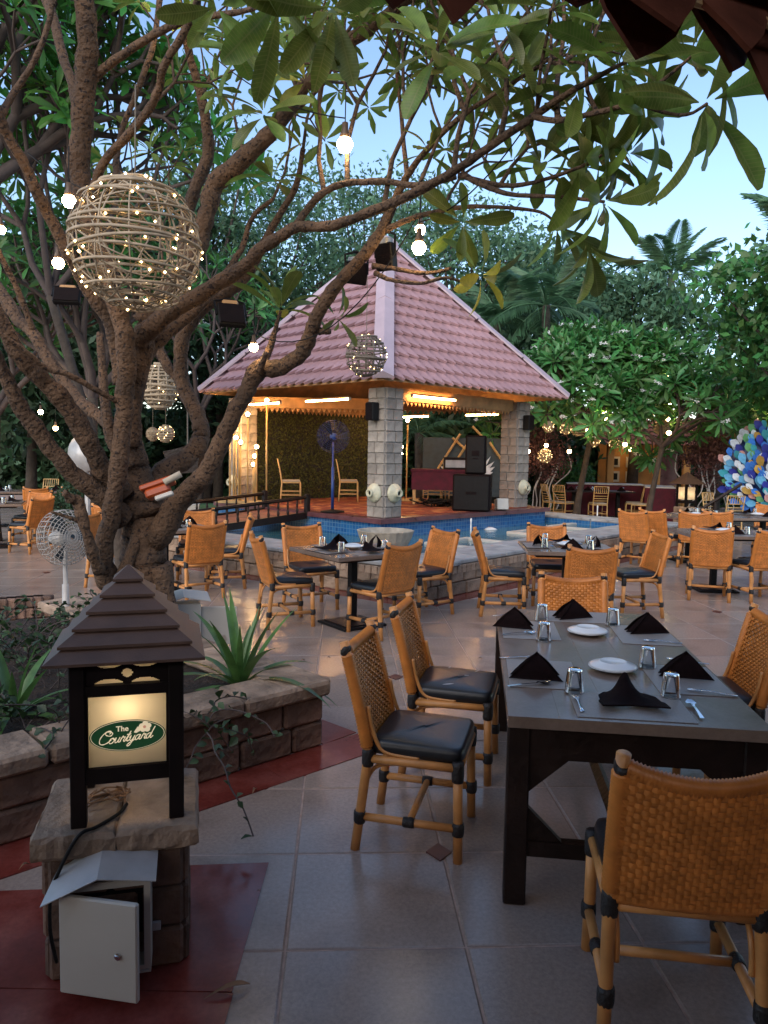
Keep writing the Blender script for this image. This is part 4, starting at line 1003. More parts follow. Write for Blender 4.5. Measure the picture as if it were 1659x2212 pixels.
for i, Rm in enumerate(sidesR):
    MB().box((0, -HB + .020, .165), (IN, .030, .05)).build('lower_rail', lant_m, lan, M4=Rm)
    MB().box((0, -HB + .020, .445), (IN, .030, .035)).build('upper_rail', lant_m, lan, M4=Rm)
    MB().box((0, -HB + .020, .5415), (IN, .030, .017)).build('top_rail', lant_m, lan, M4=Rm)
    # pierced fretwork board between the rails: crescents and a disc
    W_, z0, z1 = IN / 2, .4625, .533; cz = (z0 + z1) / 2; hz = (z1 - z0) / 2
    b = MB(); nx_, nz_ = 56, 30
    def hole(x, z):
        if x * x + (z - cz) ** 2 < .0165 ** 2: return True
        for sg in (-1, 1):
            for sz_ in (-1, 1):
                if (x - sg * .056) ** 2 / .046 ** 2 + (z - (cz + sz_ * hz * 1.05)) ** 2 / .021 ** 2 < 1: return True
        return False
    # front/back faces cell by cell around the holes
    for yy in (-.006, .006):
        for ix in range(nx_):
            x0, x1 = -W_ + 2 * W_ * ix / nx_, -W_ + 2 * W_ * (ix + 1) / nx_; run = None
            for iz in range(nz_ + 1):
                zc = z0 + (z1 - z0) * (iz + .5) / nz_; zz = z0 + (z1 - z0) * iz / nz_
                solid = iz < nz_ and not hole((x0 + x1) / 2, zc)
                if solid and run is None: run = zz
                if not solid and run is not None:
                    b.add([(x0, yy, run), (x1, yy, run), (x1, yy, zz), (x0, yy, zz)], [(0, 1, 2, 3)]); run = None
    b.build('fretwork', lant_m, lan, M4=Rm @ Matrix.Translation((0, -HB + .02, 0)))
    MB().box((0, -HB + .034, .498), (IN, .004, .074)).build('amber_backing', pane_m, lan, M4=Rm)
    pn = MB().box((0, -HB + .026, .308), (IN, .004, .238)).build('pane', pane_m, lan, M4=Rm)
    for sx in (-1, 1): MB().box((sx * (IN / 2 - .004), -HB + .016, .308), (.008, .012, .238)).build('pane_bead', lant_m, lan, M4=Rm)
    # sign on each pane: oval, rim, lettering, flower
    y0 = -HB + .0235
    def oval(a, c_, y, z): return [(a * math.cos(t), y, z + c_ * math.sin(t)) for t in np.linspace(0, 2 * math.pi, 49)[:-1]]
    def disc(a, c_, y, name, mat): MB().add(oval(a, c_, y, .288), [tuple(range(47, -1, -1))]).build(name, mat, pn)
    disc(.1185, .052, y0, 'sign_rim', green_m); disc(.115, .0495, y0 - .0006, 'sign_line', letter_m); disc(.113, .048, y0 - .0012, 'sign_oval', green_m)
    if i in (0, 1):
        cu = bpy.data.curves.new('the', 'FONT'); cu.body = 'The'; cu.size = .0245; cu.align_x = 'CENTER'; cu.offset = .0006
        to = bpy.data.objects.new('tmp', cu); col.objects.link(to); dg = bpy.context.evaluated_depsgraph_get()
        me = bpy.data.meshes.new_from_object(to.evaluated_get(dg)); bpy.data.objects.remove(to); me.materials.clear()
        linkobj('lettering', me, letter_m, pn, Matrix.Translation((-.017, y0 - .0022, .304)) @ Matrix.Rotation(R(90), 4, 'X'))
        # script word drawn as pen strokes; x in letter widths
        st = {'C': [[(.62, .95), (.75, 1.1), (.9, .95), (.75, .75), (.4, .85), (.25, 1.05), (.4, 1.2), (.75, 1.15), (.5, 1.28), (.1, 1.0), (-.12, .55), (-.05, .12), (.25, -.03), (.6, .08), (.9, .35)]],
              'o': [[(0, .2), (.1, .42), (.28, .5), (.1, .42), (.0, .18), (.1, 0), (.28, .0), (.42, .2), (.4, .42), (.27, .5), (.33, .38), (.5, .36)]],
              'u': [[(0, .3), (.12, .5), (.06, .15), (.14, 0), (.3, .1), (.44, .5), (.36, .12), (.45, 0), (.58, .15)]],
              'r': [[(0, .15), (.14, .5), (.2, .56), (.24, .44), (.38, .46), (.3, .15), (.36, 0), (.5, .15)]],
              't': [[(0, .15), (.2, .55), (.34, .98), (.22, .5), (.13, .12), (.22, 0), (.4, .15)], [(.05, .64), (.2, .68), (.42, .66)]],
              'y': [[(0, .3), (.12, .5), (.06, .15), (.14, 0), (.3, .1), (.44, .5), (.34, .05), (.2, -.35), (.02, -.52), (-.08, -.4), (.1, -.2), (.4, 0), (.58, .15)]],
              'a': [[(.4, .42), (.25, .5), (.08, .38), (.0, .15), (.1, 0), (.26, .1), (.42, .5), (.36, .12), (.44, 0), (.58, .15)]],
              'd': [[(.4, .42), (.25, .5), (.08, .38), (.0, .15), (.1, 0), (.26, .1), (.5, .75), (.62, 1.12), (.5, .75), (.38, .15), (.46, 0), (.62, .2)]]}
        adv = {'C': .74, 'o': .45, 'u': .52, 'r': .44, 't': .34, 'y': .52, 'a': .52, 'd': .6}
        x = 0; b = MB(); sc_ = .0355
        tot = sum(adv[c] for c in 'Courtyard')
        for ch in 'Courtyard':
            for s_ in st[ch]:
                pts = spline(s_, 5); q = []
                for u, v in pts:
                    uu = (x + u + .22 * v - tot / 2 - .02) * sc_ * 1.0; vv = v * sc_ * .92
                    q.append((uu * 1.0, 0, .2695 + vv + .07 * uu))
                r_ = [.0011 + .0007 * abs(math.sin(k * .55)) for k in range(len(q))]
                b.tube(q, r_, 5)
            x += adv[ch]
        b.build('lettering', letter_m, pn, M4=Matrix.Translation((-.004, y0 - .0022, 0)))
        for k in range(5):
            a = k * 2 * math.pi / 5 + .3; c_ = (.054 + .011 * math.cos(a), .313 + .0105 * math.sin(a)); pts = [(c_[0] + .0092 * math.cos(t), y0 - .0018 - .0001 * k, c_[1] + .0088 * math.sin(t)) for t in np.linspace(0, 2 * math.pi, 15)[:-1]]
            MB().add(pts, [tuple(range(13, -1, -1))]).build('flower_petal', letter_m, pn)
        pts = [(.052 + .005 * math.cos(t), y0 - .0026, .313 + .005 * math.sin(t)) for t in np.linspace(0, 2 * math.pi, 13)[:-1]]; MB().add(pts, [tuple(range(11, -1, -1))]).build('flower_heart', bud_m, pn)
        MB().add([(.018, y0 - .0021, .297), (.03, y0 - .0021, .315), (.05, y0 - .0021, .316), (.043, y0 - .0021, .303), (.026, y0 - .0021, .294)], [(4, 3, 2, 1, 0)]).build('flower_bud', letter_m, pn)
MB().box((0, 0, .553), (2 * HB + .01, 2 * HB + .01, .008)).build('ceiling_board', lant_m, lan)
MB().lathe([(0, -.03), (.02, -.024), (.028, 0), (.02, .022), (.012, .04), (0, .042)], 14, (-.005, -.075, .375)).build('glowing_bulb', lampin_m, lan, True)
MB().tube([(-.005, -.075, .415), (-.005, -.075, .55)], .004, 6).build('bulb_flex', black_m, lan)
# six stepped roof tiers
RB, RZ0, RH = .236, .548, .275
NTI = 6
for k in range(NTI):
    t0, t1 = k / NTI, (k + 1) / NTI
    r0, r1 = RB * (1 - t0 * .985), RB * (1 - t1 * .985); z0, z1 = RZ0 + RH * t0, RZ0 + RH * t1
    r0 += .006; r1 = max(r1 - .012, .003)
    V = [(sx * r, sy * r, z) for r, z in ((r0 - .012, z0 - .002), (r0, z0), (r0, z0 + .009), (r1, z1 + .004)) for sx, sy in ((-1, -1), (1, -1), (1, 1), (-1, 1))]
    MB().add(V, [(i * 4 + j, i * 4 + (j + 1) % 4, i * 4 + 4 + (j + 1) % 4, i * 4 + 4 + j) for i in range(3) for j in range(4)] + [(3, 2, 1, 0), (12, 13, 14, 15)]).build('roof_tier', lroof_m, lan)
# open electric box hung on the pedestal front
bxR = Matrix.Translation((PDX, PDY, 0)) @ Matrix.Rotation(PDR, 4, 'Z')
eb_ = empty('electric_box', tuple(bxR @ Vector((-.02, -.245, .06))), PDR, 'dirty white electric box with open door and bent tin hood on the pedestal', 'electric box')
b = MB()
for c_, d_ in (((0, .07, .16), (.26, .006, .30)), ((-.127, 0, .16), (.006, .134, .30)), ((.127, 0, .16), (.006, .134, .30)), ((0, 0, .313), (.26, .134, .006)), ((0, 0, .007), (.26, .134, .006))): b.box(c_, d_)
b.build('case', white_m, eb_)
b = MB()
for c_, d_ in (((-.118, -.062, .16), (.016, .006, .29)), ((.118, -.062, .16), (.016, .006, .29)), ((0, -.062, .3), (.22, .006, .016)), ((0, -.062, .02), (.22, .006, .016))): b.box(c_, d_)
b.build('rim', white_m, eb_)
MB().box((.0, .05, .16), (.2, .02, .22)).build('breaker_board', black_m, eb_)
dr = MB().bbox((.128, -.010, .16), (.255, .020, .31), .006).build('door', white_m, eb_, M4=Matrix.Translation((-.128, -.075, -.01)) @ Matrix.Rotation(R(-24), 4, 'Z'))
MB().lathe([(.011, 0), (.011, .004), (.006, .006), (.006, .009), (0, .009)], 14, (.195, -.0205, .15), rot=rotm(R(90))).build('lock', steel_m, dr)
MB().bbox((.142, .02, .1), (.03, .012, .03), .003).build('lug', zinc_m, eb_)
V = [(-.18, -.13, .295), (-.02, -.13, .36), (.15, -.13, .335), (-.15, .075, .325), (-.02, .075, .385), (.15, .075, .36)]; V += [(x, y, z + .003) for x, y, z in V]
MB().add(V, [(0, 1, 4, 3)[::-1], (1, 2, 5, 4)[::-1], (6, 7, 10, 9), (7, 8, 11, 10), (0, 6, 7, 1)[::-1], (1, 7, 8, 2)[::-1], (2, 8, 11, 5)[::-1], (0, 3, 9, 6)[::-1], (3, 4, 10, 9)[::-1], (4, 5, 11, 10)[::-1]]).build('tin_hood', zinc_m, eb_)
cb = MB().tube(spline([tuple(bxR @ Vector(p)) for p in ((.02, -.06, .505), (-.0, -.12, .502), (-.06, -.2, .502), (-.11, -.243, .498), (-.165, -.262, .40), (-.19, -.262, .32), (-.195, -.25, .2), (-.18, -.24, .09))], 6), .006, 8).build('black_cable', black_m, None, True); tag(cb, 'black cable running from the lantern over the pedestal edge', 'cable')
cb = MB()
for k in range(5): cb.tube(spline([tuple(bxR @ Vector((-.06 + rnd.uniform(-.06, .1), -.03 + rnd.uniform(-.06, .1), .5 + rnd.uniform(0, .03)))) for _ in range(6)], 5), .003, 5)
tag(cb.build('loose_wire', trash_m), 'tangle of thin beige wires on the pedestal under the lantern', 'wire')
# second electric box by the trunk
g = P(400, 1345, 5.75)
e2 = empty('electric_box', (g.x - .02, g.y, .2), R(20), 'pale electric box with open door behind the lily plant', 'electric box')
MB().bbox((0, 0, .17), (.26, .16, .34), .005).build('case', white_m, e2); MB().bbox((.27, -.04, .15), (.27, .02, .30), .005, rotm(0, 0, R(-12))).build('door', white_m, e2)
V = [(-.2, -.13, .33), (.0, -.13, .40), (.2, -.13, .36), (-.2, .12, .36), (.0, .12, .42), (.2, .12, .39)]; V += [(x, y, z + .004) for x, y, z in V]
MB().add(V, [(0, 3, 4, 1), (1, 4, 5, 2), (6, 7, 10, 9), (7, 8, 11, 10), (0, 1, 7, 6), (1, 2, 8, 7), (2, 5, 11, 8), (3, 0, 6, 9), (4, 3, 9, 10), (5, 4, 10, 11)]).build('tin_hood', white_m, e2)
for sx in (-1, 1): MB().box((sx * .1, 0, -.1), (.03, .03, .2)).build('stand_leg', zinc_m, e2)
# ------------------------------------------------------------------ stage things
SF = SZ + .009
def ped_fan(x, y, z, face, hz, rad, mat, label, blades=3, tilt=0):
    wt, nw = (.0013, 16) if mat is blue_m else (.003, 30)
    t = empty('pedestal_fan', (x, y, z), R(face + 90), label, 'fan')
    MB().lathe([(rad * .75, 0), (rad * .75, .02), (rad * .3, .04), (.03, .05), (.03, .06)], 20).build('base', black_m if mat is blue_m else mat, t, True)
    MB().tube([(0, 0, .05), (0, 0, hz * .6), (0, 0, hz * .6), (0, 0, hz - .1)], [.028, .028, .018, .018], 10).build('pole', mat, t, True)
    Hm = Matrix.Translation((0, 0, hz)) @ Matrix.Rotation(tilt, 4, 'X')
    MB().lathe([(0, -.02), (.05, -.015), (.065, .0), (.065, .1), (.04, .16), (0, .17)], 16, rot=rotm(R(-90))).build('motor', mat, t, True, Hm)
    b = MB()
    for k in range(9):
        r_ = rad * (k + 1) / 9; yy = -.10 + .06 * (k / 8) ** 3
        for ys in (yy, .10 - .05 * (k / 8) ** 3 if k > 2 else None):
            if ys is None: continue
            b.tube([(r_ * math.cos(a), ys, r_ * math.sin(a)) for a in np.linspace(0, 2 * math.pi, 33)], wt, 4, False)
    for k in range(nw):
        a = 2 * math.pi * k / nw; b.tube([(rad * f * math.cos(a + .35 * f), -.10 + .06 * f ** 3, rad * f * math.sin(a + .35 * f)) for f in (.1, .4, .7, .9, 1)] + [(rad * math.cos(a + .35), .04, rad * math.sin(a + .35)), (rad * .4 * math.cos(a + .35), .1, rad * .4 * math.sin(a + .35))], wt, 4, False)
    b.build('grille', mat, t, False, Hm)
    for k in range(blades):
        a = 2 * math.pi * k / blades; V = []
        for f in (.15, .45, .75, .92):
            for s_ in (-1, 1): aa = a + s_ * .35 * (1 - .2 * f); V.append((rad * f * math.cos(aa), -.03 + s_ * .02, rad * f * math.sin(aa)))
        MB().add(V, [(0, 1, 3, 2), (2, 3, 5, 4), (4, 5, 7, 6)]).build('blade', black_m if mat is blue_m else steelb_m, t, True, Hm)
    MB().lathe([(0, -.06), (.04, -.055), (.05, -.02), (0, -.02)], 14, rot=rotm(R(90))).build('hub', mat, t, True, Hm)
g = G(718, 1106, SF); ped_fan(g.x, g.y, SF, -95, 1.36, .29, blue_m, 'tall blue pedestal fan on the stage carpet')
g = P(140, 1165, 6.2); ped_fan(g.x, g.y, 0, -30, .97, .225, fan_m, 'white pedestal fan standing behind the tree trunk', 3, R(-6))
# golden bulb poles
def bulb_poles(x, y, specs, label, base=(1.0, .3), rz=0):
    t = empty('bulb_pole_stand', (x, y, SF), rz, label, 'lamp', 'golden bulb pole stands')
    MB().box((0, 0, .03), (base[0], base[1], .05)).build('base_frame', gold_m, t)
    for (dx, dy, h) in specs:
        p_ = MB().tube([(dx, dy, .05), (dx, dy, h - .06)], .018, 8).build('pole', gold_m, t, True)
        MB().lathe([(.02, h - .08), (.028, h - .06), (.022, h - .04)], 10, (dx, dy, 0)).build('socket', fixt_m, p_)
        MB().lathe([(0, h - .045), (.03, h - .03), (.045, h), (.03, h + .03), (0, h + .042)], 12, (dx, dy, 0)).build('bulb', bulbfar_m, p_, True)
Yb = 15.6
specs = []
for px, py in ((517, 897), (537, 895), (503, 925), (508, 945), (520, 955), (555, 965), (550, 985), (546, 1003), (577, 865), (495, 905)):
    q = P(px, py, Yb); specs.append((q.x, rnd.uniform(-.1, .1), q.z - SF))
mx = sum(s_[0] for s_ in specs) / len(specs)
bulb_poles(mx, Yb, [(s_[0] - mx, s_[1], s_[2]) for s_ in specs], 'cluster of golden poles topped with lit bulbs beside the hedge panel', (1.15, .34))
specs = []
for px, py in ((881, 908), (867, 965), (866, 980)):
    q = P(px, py, 17.2); specs.append((q.x - .5, rnd.uniform(-.08, .08), q.z - SF))
bulb_poles(.5, 17.2, specs, 'three golden poles with lit bulbs behind the front pillar', (.7, .3))
def loudspeaker(x, y, z, w_, d_, h, rz, label, ports):
    t = empty('loudspeaker', (x, y, z), rz, label, 'loudspeaker', 'loudspeakers on the stage')
    MB().bbox((0, 0, h / 2), (w_, d_, h), .02).build('cabinet', spk_m, t); MB().bbox((0, -d_ / 2 - .008, h / 2), (w_ - .06, .02, h - .06), .008).build('grille', black_m, t)
    for (pz, pw, ph) in ports: MB().bbox((0, -d_ / 2 - .022, pz), (pw, .012, ph), .004).build('badge_port', spk_m, t)
    for sx in (-1, 1): MB().box((sx * (w_ / 2 + .004), 0, h * .6), (.012, .16, .08)).build('handle', black_m, t)
pxm = PX(14.6)
g = P(1020, 1090, 14.7); loudspeaker(g.x, g.y, SF, 80 * pxm, .55, .70, R(-12), 'wide dark subwoofer cabinet standing on the stage carpet', [(.35, .2, .05)])
g = P(1028, 1000, 14.8); loudspeaker(g.x, g.y, SF + .705, 44 * pxm, .4, .74, R(-10), 'upright black speaker cabinet stacked on the subwoofer', [(.4, .14, .1), (.3, .1, .02)])
g = P(1083, 1092, 14.9); o = MB().bbox((g.x, g.y, SF + .11), (.23, .2, .22), .01, rotm(R(-12), 0, R(10))).build('monitor_box', white_m); tag(o, 'small tilted white box beside the subwoofer', 'box')
g = P(950, 1050, 16.4); t = empty('console_table', (g.x, g.y, SF), R(-4), 'dark cloth covered console table behind the loudspeakers', 'table')
MB().bbox((0, 0, .72), (1.25, .6, .06), .01).build('table_top', cloth_m, t); MB().box((0, -.29, .5), (1.2, .015, .38)).build('cloth_drop', cloth_m, t)
for sx in (-1, 1):
    for sy in (-1, 1): MB().box((sx * .55, sy * .24, .345), (.05, .05, .69)).build('leg', gold_m, t)
t = empty('mixing_desk', (g.x + .32, g.y, SF + .751), R(-4), 'boxy wood sided mixing desk on the console table', 'mixer')
MB().bbox((0, 0, .12), (.5, .4, .24), .01).build('case', wood_m, t); MB().bbox((0, -.205, .12), (.42, .02, .16), .005).build('panel', zinc_m, t); MB().box((0, 0, .25), (.54, .44, .02)).build('lid', wood_m, t)
b = MB()
for k in range(14):
    c_ = P(935 + rnd.uniform(-22, 30), 1080, 15.6); b.tube(spline([(c_.x + rnd.uniform(-.3, .3), c_.y + rnd.uniform(-.25, .25), SF + rnd.uniform(.015, .16)) for _ in range(6)], 5), .014, 5)
tag(b.build('cable_heap', black_m, None, True), 'heap of black cables in front of the console table', 'cables')
# winged photo backdrop behind the stage
g = P(1010, 985, 19.6); t = empty('wing_backdrop', (g.x, g.y, 0), R(-5), 'dark backdrop board with white angel wings behind the pavilion', 'backdrop')
MB().box((0, .05, 1.35), (2.3, .05, 1.5)).build('board', steelb_m, t)
for sx in (-1, 1):
    for k in range(5):
        L_ = 1.0 - k * .13; a0 = R(120 - k * 26); pts = []
        for f in np.linspace(0, 1, 9): pts.append((sx * -(.12 + L_ * f * abs(math.cos(a0 * .5)) * .95), 0, 1.1 + .55 * (1 - k * .25) * f ** 1.6 + .0))
        V = []
        for i, (x, y, z) in enumerate(pts):
            wd = .10 * math.sin(math.pi * min(1, i / 8 * .85 + .15)); V += [(x, -.02 - .006 * k, z - wd), (x, .005 - .006 * k, z - wd), (x, .005 - .006 * k, z + wd), (x, -.02 - .006 * k, z + wd)]
        MB().add(V, [(i * 4 + j, i * 4 + (j + 1) % 4, i * 4 + 4 + (j + 1) % 4, i * 4 + 4 + j) for i in range(8) for j in range(4)] + [(3, 2, 1, 0), (32, 33, 34, 35)]).build('wing_feather', wing_m, t)
for x0, z0, x1, z1 in ((-.75, 1.3, -.2, 2.2), (-.45, 1.25, .05, 2.05), (.55, 2.0, 1.05, 1.3), (.1, 2.4, .35, 2.15), (-.4, 2.1, -.1, 1.85)): MB().tube([(x0, -.06, z0), (x1, -.06, z1)], .03, 4).build('wooden_batten', gold_m, t)
for sx in (-1, 1): MB().box((sx * 1.0, .12, .75), (.07, .07, 1.5)).build('post', wood_m, t)

# ================================================================== the big frangipani
tree = empty('frangipani_tree', tuple(G(300, 1385, .3)), 0, 'large many-stemmed frangipani with spotted brown bark growing from the planter', 'tree')
T0 = Vector(tree.location)
def branch(rows, name='branch', k=6, parent=tree, mat=bark_m, n=12, knob=.05):
    """rows: pixel x, pixel y, width in pixels, depth"""
    pts = [];
    for x, y, w_, Y in rows:
        p = P(x, y, Y); pts.append((p.x, p.y, p.z, (.86 if name != 'trunk' else .76) * w_ * PX(Y) / 2))
    A = spline(pts, k)
    kn = rng.normal(0, knob, len(A)); kn = (kn + np.roll(kn, 1)) / 1.4
    wob = rng.normal(0, .12, (len(A), 3))
    q = [Vector(a[:3]) + Vector(wv) * a[3] * .5 - T0 for a, wv in zip(A, wob)]
    return MB().tube(q, [max(.003, a[3] * (1 + e)) for a, e in zip(A, kn)], n).build(name, mat, parent, True)
# trunk masses
branch([(305, 1400, 210, 5.45), (300, 1300, 150, 5.45), (310, 1220, 130, 5.45), (312, 1150, 120, 5.45), (310, 1080, 110, 5.45), (290, 1010, 85, 5.45), (278, 940, 66, 5.4), (285, 860, 62, 5.35), (305, 770, 60, 5.3), (318, 700, 58, 5.25)], 'trunk', 7, n=18, knob=.04)
branch([(235, 1260, 62, 5.3), (222, 1200, 48, 5.22), (245, 1080, 46, 5.12), (262, 960, 47, 5.05), (270, 850, 46, 5.0), (272, 750, 48, 4.95), (258, 680, 52, 4.95), (222, 560, 52, 4.95), (182, 430, 52, 4.95), (172, 330, 54, 4.9), (185, 180, 50, 4.8), (190, 80, 48, 4.7), (178, -40, 46, 4.6)], 'main_stem')
B_ = [(320, 1120, 80, 5.5), (345, 1030, 62, 5.6), (400, 993, 52, 5.7), (428, 960, 46, 5.75), (435, 925, 42, 5.8), (420, 880, 38, 5.85), (396, 830, 38, 5.9), (390, 770, 34, 5.9), (400, 715, 34, 5.9), (440, 662, 36, 5.9), (500, 622, 34, 5.9), (535, 590, 28, 5.9), (562, 540, 22, 5.8), (600, 470, 18, 5.7), (640, 400, 15, 5.6), (655, 320, 12, 5.5)]
branch(B_); branch([(396, 832, 26, 5.9), (365, 795, 25, 5.95), (345, 753, 24, 6.0), (340, 700, 22, 6.05), (350, 640, 20, 6.1)])
branch([(335, 1160, 75, 5.4), (400, 1070, 56, 5.35), (440, 1030, 50, 5.3), (466, 980, 44, 5.25), (500, 905, 42, 5.2), (530, 850, 42, 5.15), (560, 797, 46, 5.1), (600, 795, 42, 5.05), (650, 766, 40, 5.0), (670, 725, 36, 4.95), (686, 680, 33, 4.9), (725, 618, 31, 4.85), (780, 560, 30, 4.8), (820, 505, 28, 4.75), (850, 440, 22, 4.7), (880, 380, 18, 4.6), (925, 320, 14, 4.5), (1005, 245, 12, 4.3), (1130, 165, 10, 4.1), (1200, 118, 8, 4.0)])
branch([(566, 790, 26, 5.1), (585, 745, 17, 5.1), (598, 700, 11, 5.1), (606, 672, 8, 5.1)]); branch([(690, 715, 20, 4.95), (712, 716, 15, 4.9)]); branch([(560, 800, 18, 5.0), (575, 762, 14, 4.95)])
# the long sweep to the right, coming toward the viewer
branch([(300, 735, 56, 5.2), (330, 705, 46, 5.1), (372, 672, 42, 5.0), (450, 625, 39, 4.9), (525, 577, 35, 4.8), (560, 540, 32, 4.75), (600, 515, 29, 4.7), (640, 490, 27, 4.6), (700, 490, 25, 4.5), (755, 476, 24, 4.4), (830, 446, 24, 4.3), (880, 425, 23, 4.2), (980, 370, 22, 4.05), (1080, 302, 20, 3.9), (1155, 250, 18, 3.8), (1230, 200, 15, 3.7), (1330, 145, 11, 3.6), (1400, 110, 8, 3.5)])
branch([(640, 486, 20, 4.6), (665, 450, 18, 4.6), (700, 415, 18, 4.55), (750, 396, 16, 4.5), (830, 392, 16, 4.4), (905, 401, 15, 4.3), (985, 382, 13, 4.2)])
branch([(990, 378, 14, 4.05), (1080, 400, 12, 4.0), (1155, 394, 10, 3.9), (1255, 360, 8, 3.8), (1300, 335, 6, 3.8)])
branch([(1000, 376, 15, 4.05), (1040, 398, 14, 4.0), (1105, 420, 12, 3.95), (1205, 425, 10, 3.85), (1305, 436, 8, 3.7)])
branch([(828, 500, 18, 4.75), (880, 475, 14, 4.65), (955, 455, 12, 4.5), (1030, 446, 10, 4.4), (1155, 455, 8, 4.2), (1200, 480, 6, 4.1)])
branch([(1150, 252, 15, 3.8), (1205, 260, 14, 3.7), (1280, 245, 13, 3.6), (1370, 220, 11, 3.5), (1430, 175, 9, 3.4), (1490, 125, 7, 3.3), (1520, 90, 6, 3.2)])
branch([(1368, 221, 10, 3.5), (1445, 245, 9, 3.35), (1490, 246, 8, 3.2), (1527, 224, 8, 3.1)])
branch([(1158, 246, 9, 3.8), (1168, 150, 9, 3.7), (1185, 60, 8, 3.6), (1190, 20, 7, 3.5)])
branch([(806, 575, 16, 4.8), (850, 580, 11, 4.75), (920, 590, 10, 4.7), (975, 580, 8, 4.6)]); branch([(812, 590, 14, 4.8), (845, 605, 10, 4.7), (910, 612, 9, 4.6), (960, 600, 8, 4.5), (1010, 610, 7, 4.5), (1035, 600, 6, 4.5)])
branch([(305, 700, 50, 5.3), (370, 620, 44, 5.4), (425, 540, 44, 5.5), (450, 450, 45, 5.5), (468, 395, 48, 5.5), (530, 340, 44, 5.4), (590, 280, 41, 5.3), (640, 205, 39, 5.2), (700, 145, 36, 5.1), (775, 75, 33, 5.0), (835, 35, 29, 4.9), (910, -30, 25, 4.8)])
branch([(400, 560, 30, 5.5), (402, 470, 30, 5.6), (425, 400, 30, 5.6), (450, 325, 29, 5.6), (436, 215, 24, 5.5), (412, 130, 20, 5.4), (400, 75, 18, 5.3), (385, -10, 14, 5.2)])
branch([(200, 420, 26, 4.9), (225, 350, 21, 4.8), (300, 265, 20, 4.6), (340, 200, 20, 4.5), (355, 140, 20, 4.4), (400, 65, 18, 4.3), (430, -10, 16, 4.2)])
branch([(200, 170, 24, 4.8), (235, 140, 20, 4.75), (300, 95, 20, 4.6), (350, 65, 18, 4.5), (415, 42, 16, 4.4), (520, 25, 13, 4.3), (560, 15, 9, 4.2)])
branch([(250, 400, 18, 5.1), (258, 300, 14, 5.2), (295, 200, 14, 5.2), (330, 100, 14, 5.2), (345, -5, 13, 5.2)])
branch([(262, 830, 42, 5.15), (240, 705, 36, 5.1), (185, 615, 34, 5.0), (150, 550, 31, 4.9), (110, 475, 30, 4.8), (80, 415, 29, 4.7), (50, 350, 27, 4.6), (15, 290, 26, 4.5), (-15, 220, 24, 4.4), (-60, 120, 20, 4.3)])
branch([(3, 250, 18, 4.45), (30, 200, 16, 4.5), (75, 130, 14, 4.5), (105, 50, 14, 4.5), (115, -20, 13, 4.5)])
branch([(172, 290, 26, 4.95), (160, 195, 25, 5.0), (135, 120, 24, 5.1), (112, 30, 22, 5.2), (85, -30, 20, 5.3)])
branch([(270, 1070, 60, 5.35), (225, 1020, 52, 5.2), (200, 972, 50, 5.1), (165, 908, 50, 5.0), (125, 853, 48, 4.9), (75, 803, 46, 4.8), (30, 748, 40, 4.7), (-25, 640, 38, 4.6)])
branch([(270, 1120, 56, 5.3), (220, 1072, 47, 5.2), (165, 1030, 45, 5.1), (115, 975, 44, 5.0), (65, 910, 41, 4.9), (30, 850, 38, 4.8), (-12, 765, 34, 4.7)])
branch([(265, 950, 36, 5.4), (240, 920, 32, 5.5), (205, 893, 31, 5.6), (170, 863, 30, 5.7), (135, 820, 30, 5.8), (100, 770, 30, 5.85), (75, 725, 30, 5.9), (40, 690, 30, 6.0), (0, 628, 29, 6.1), (-40, 570, 27, 6.2)])
branch([(72, 715, 18, 5.9), (40, 630, 14, 5.8), (5, 560, 14, 5.7), (-20, 500, 12, 5.6)])
branch([(262, 868, 18, 5.0), (245, 863, 14, 4.95), (200, 838, 14, 4.85), (145, 808, 15, 4.75), (100, 795, 14, 4.7), (55, 760, 13, 4.6), (0, 720, 12, 4.5), (-30, 700, 11, 4.5)])
branch([(288, 960, 46, 5.35), (290, 880, 38, 5.3), (300, 800, 40, 5.35), (325, 752, 36, 5.4), (375, 710, 30, 5.45), (425, 665, 26, 5.5), (470, 615, 20, 5.6), (520, 540, 16, 5.7), (545, 470, 12, 5.7), (590, 430, 10, 5.7)])
branch([(215, 1235, 32, 5.1), (195, 1180, 28, 5.0), (178, 1120, 28, 4.95), (168, 1085, 32, 4.95), (152, 1076, 26, 4.9), (138, 1064, 16, 4.85)], 'broken_stub', knob=.12); branch([(178, 1130, 14, 4.95), (150, 1118, 9, 4.9), (110, 1106, 7, 4.85)], 'broken_stub')
branch([(283, 1010, 30, 5.35), (245, 960, 28, 5.4), (228, 880, 26, 5.45), (222, 810, 22, 5.5), (216, 720, 18, 5.6)])
branch([(275, 1330, 60, 5.2), (265, 1250, 34, 5.25), (290, 1180, 30, 5.3), (300, 1130, 28, 5.35)], 'root_flare'); branch([(375, 1400, 50, 5.3), (360, 1300, 46, 5.35), (345, 1220, 60, 5.4)], 'root_flare')

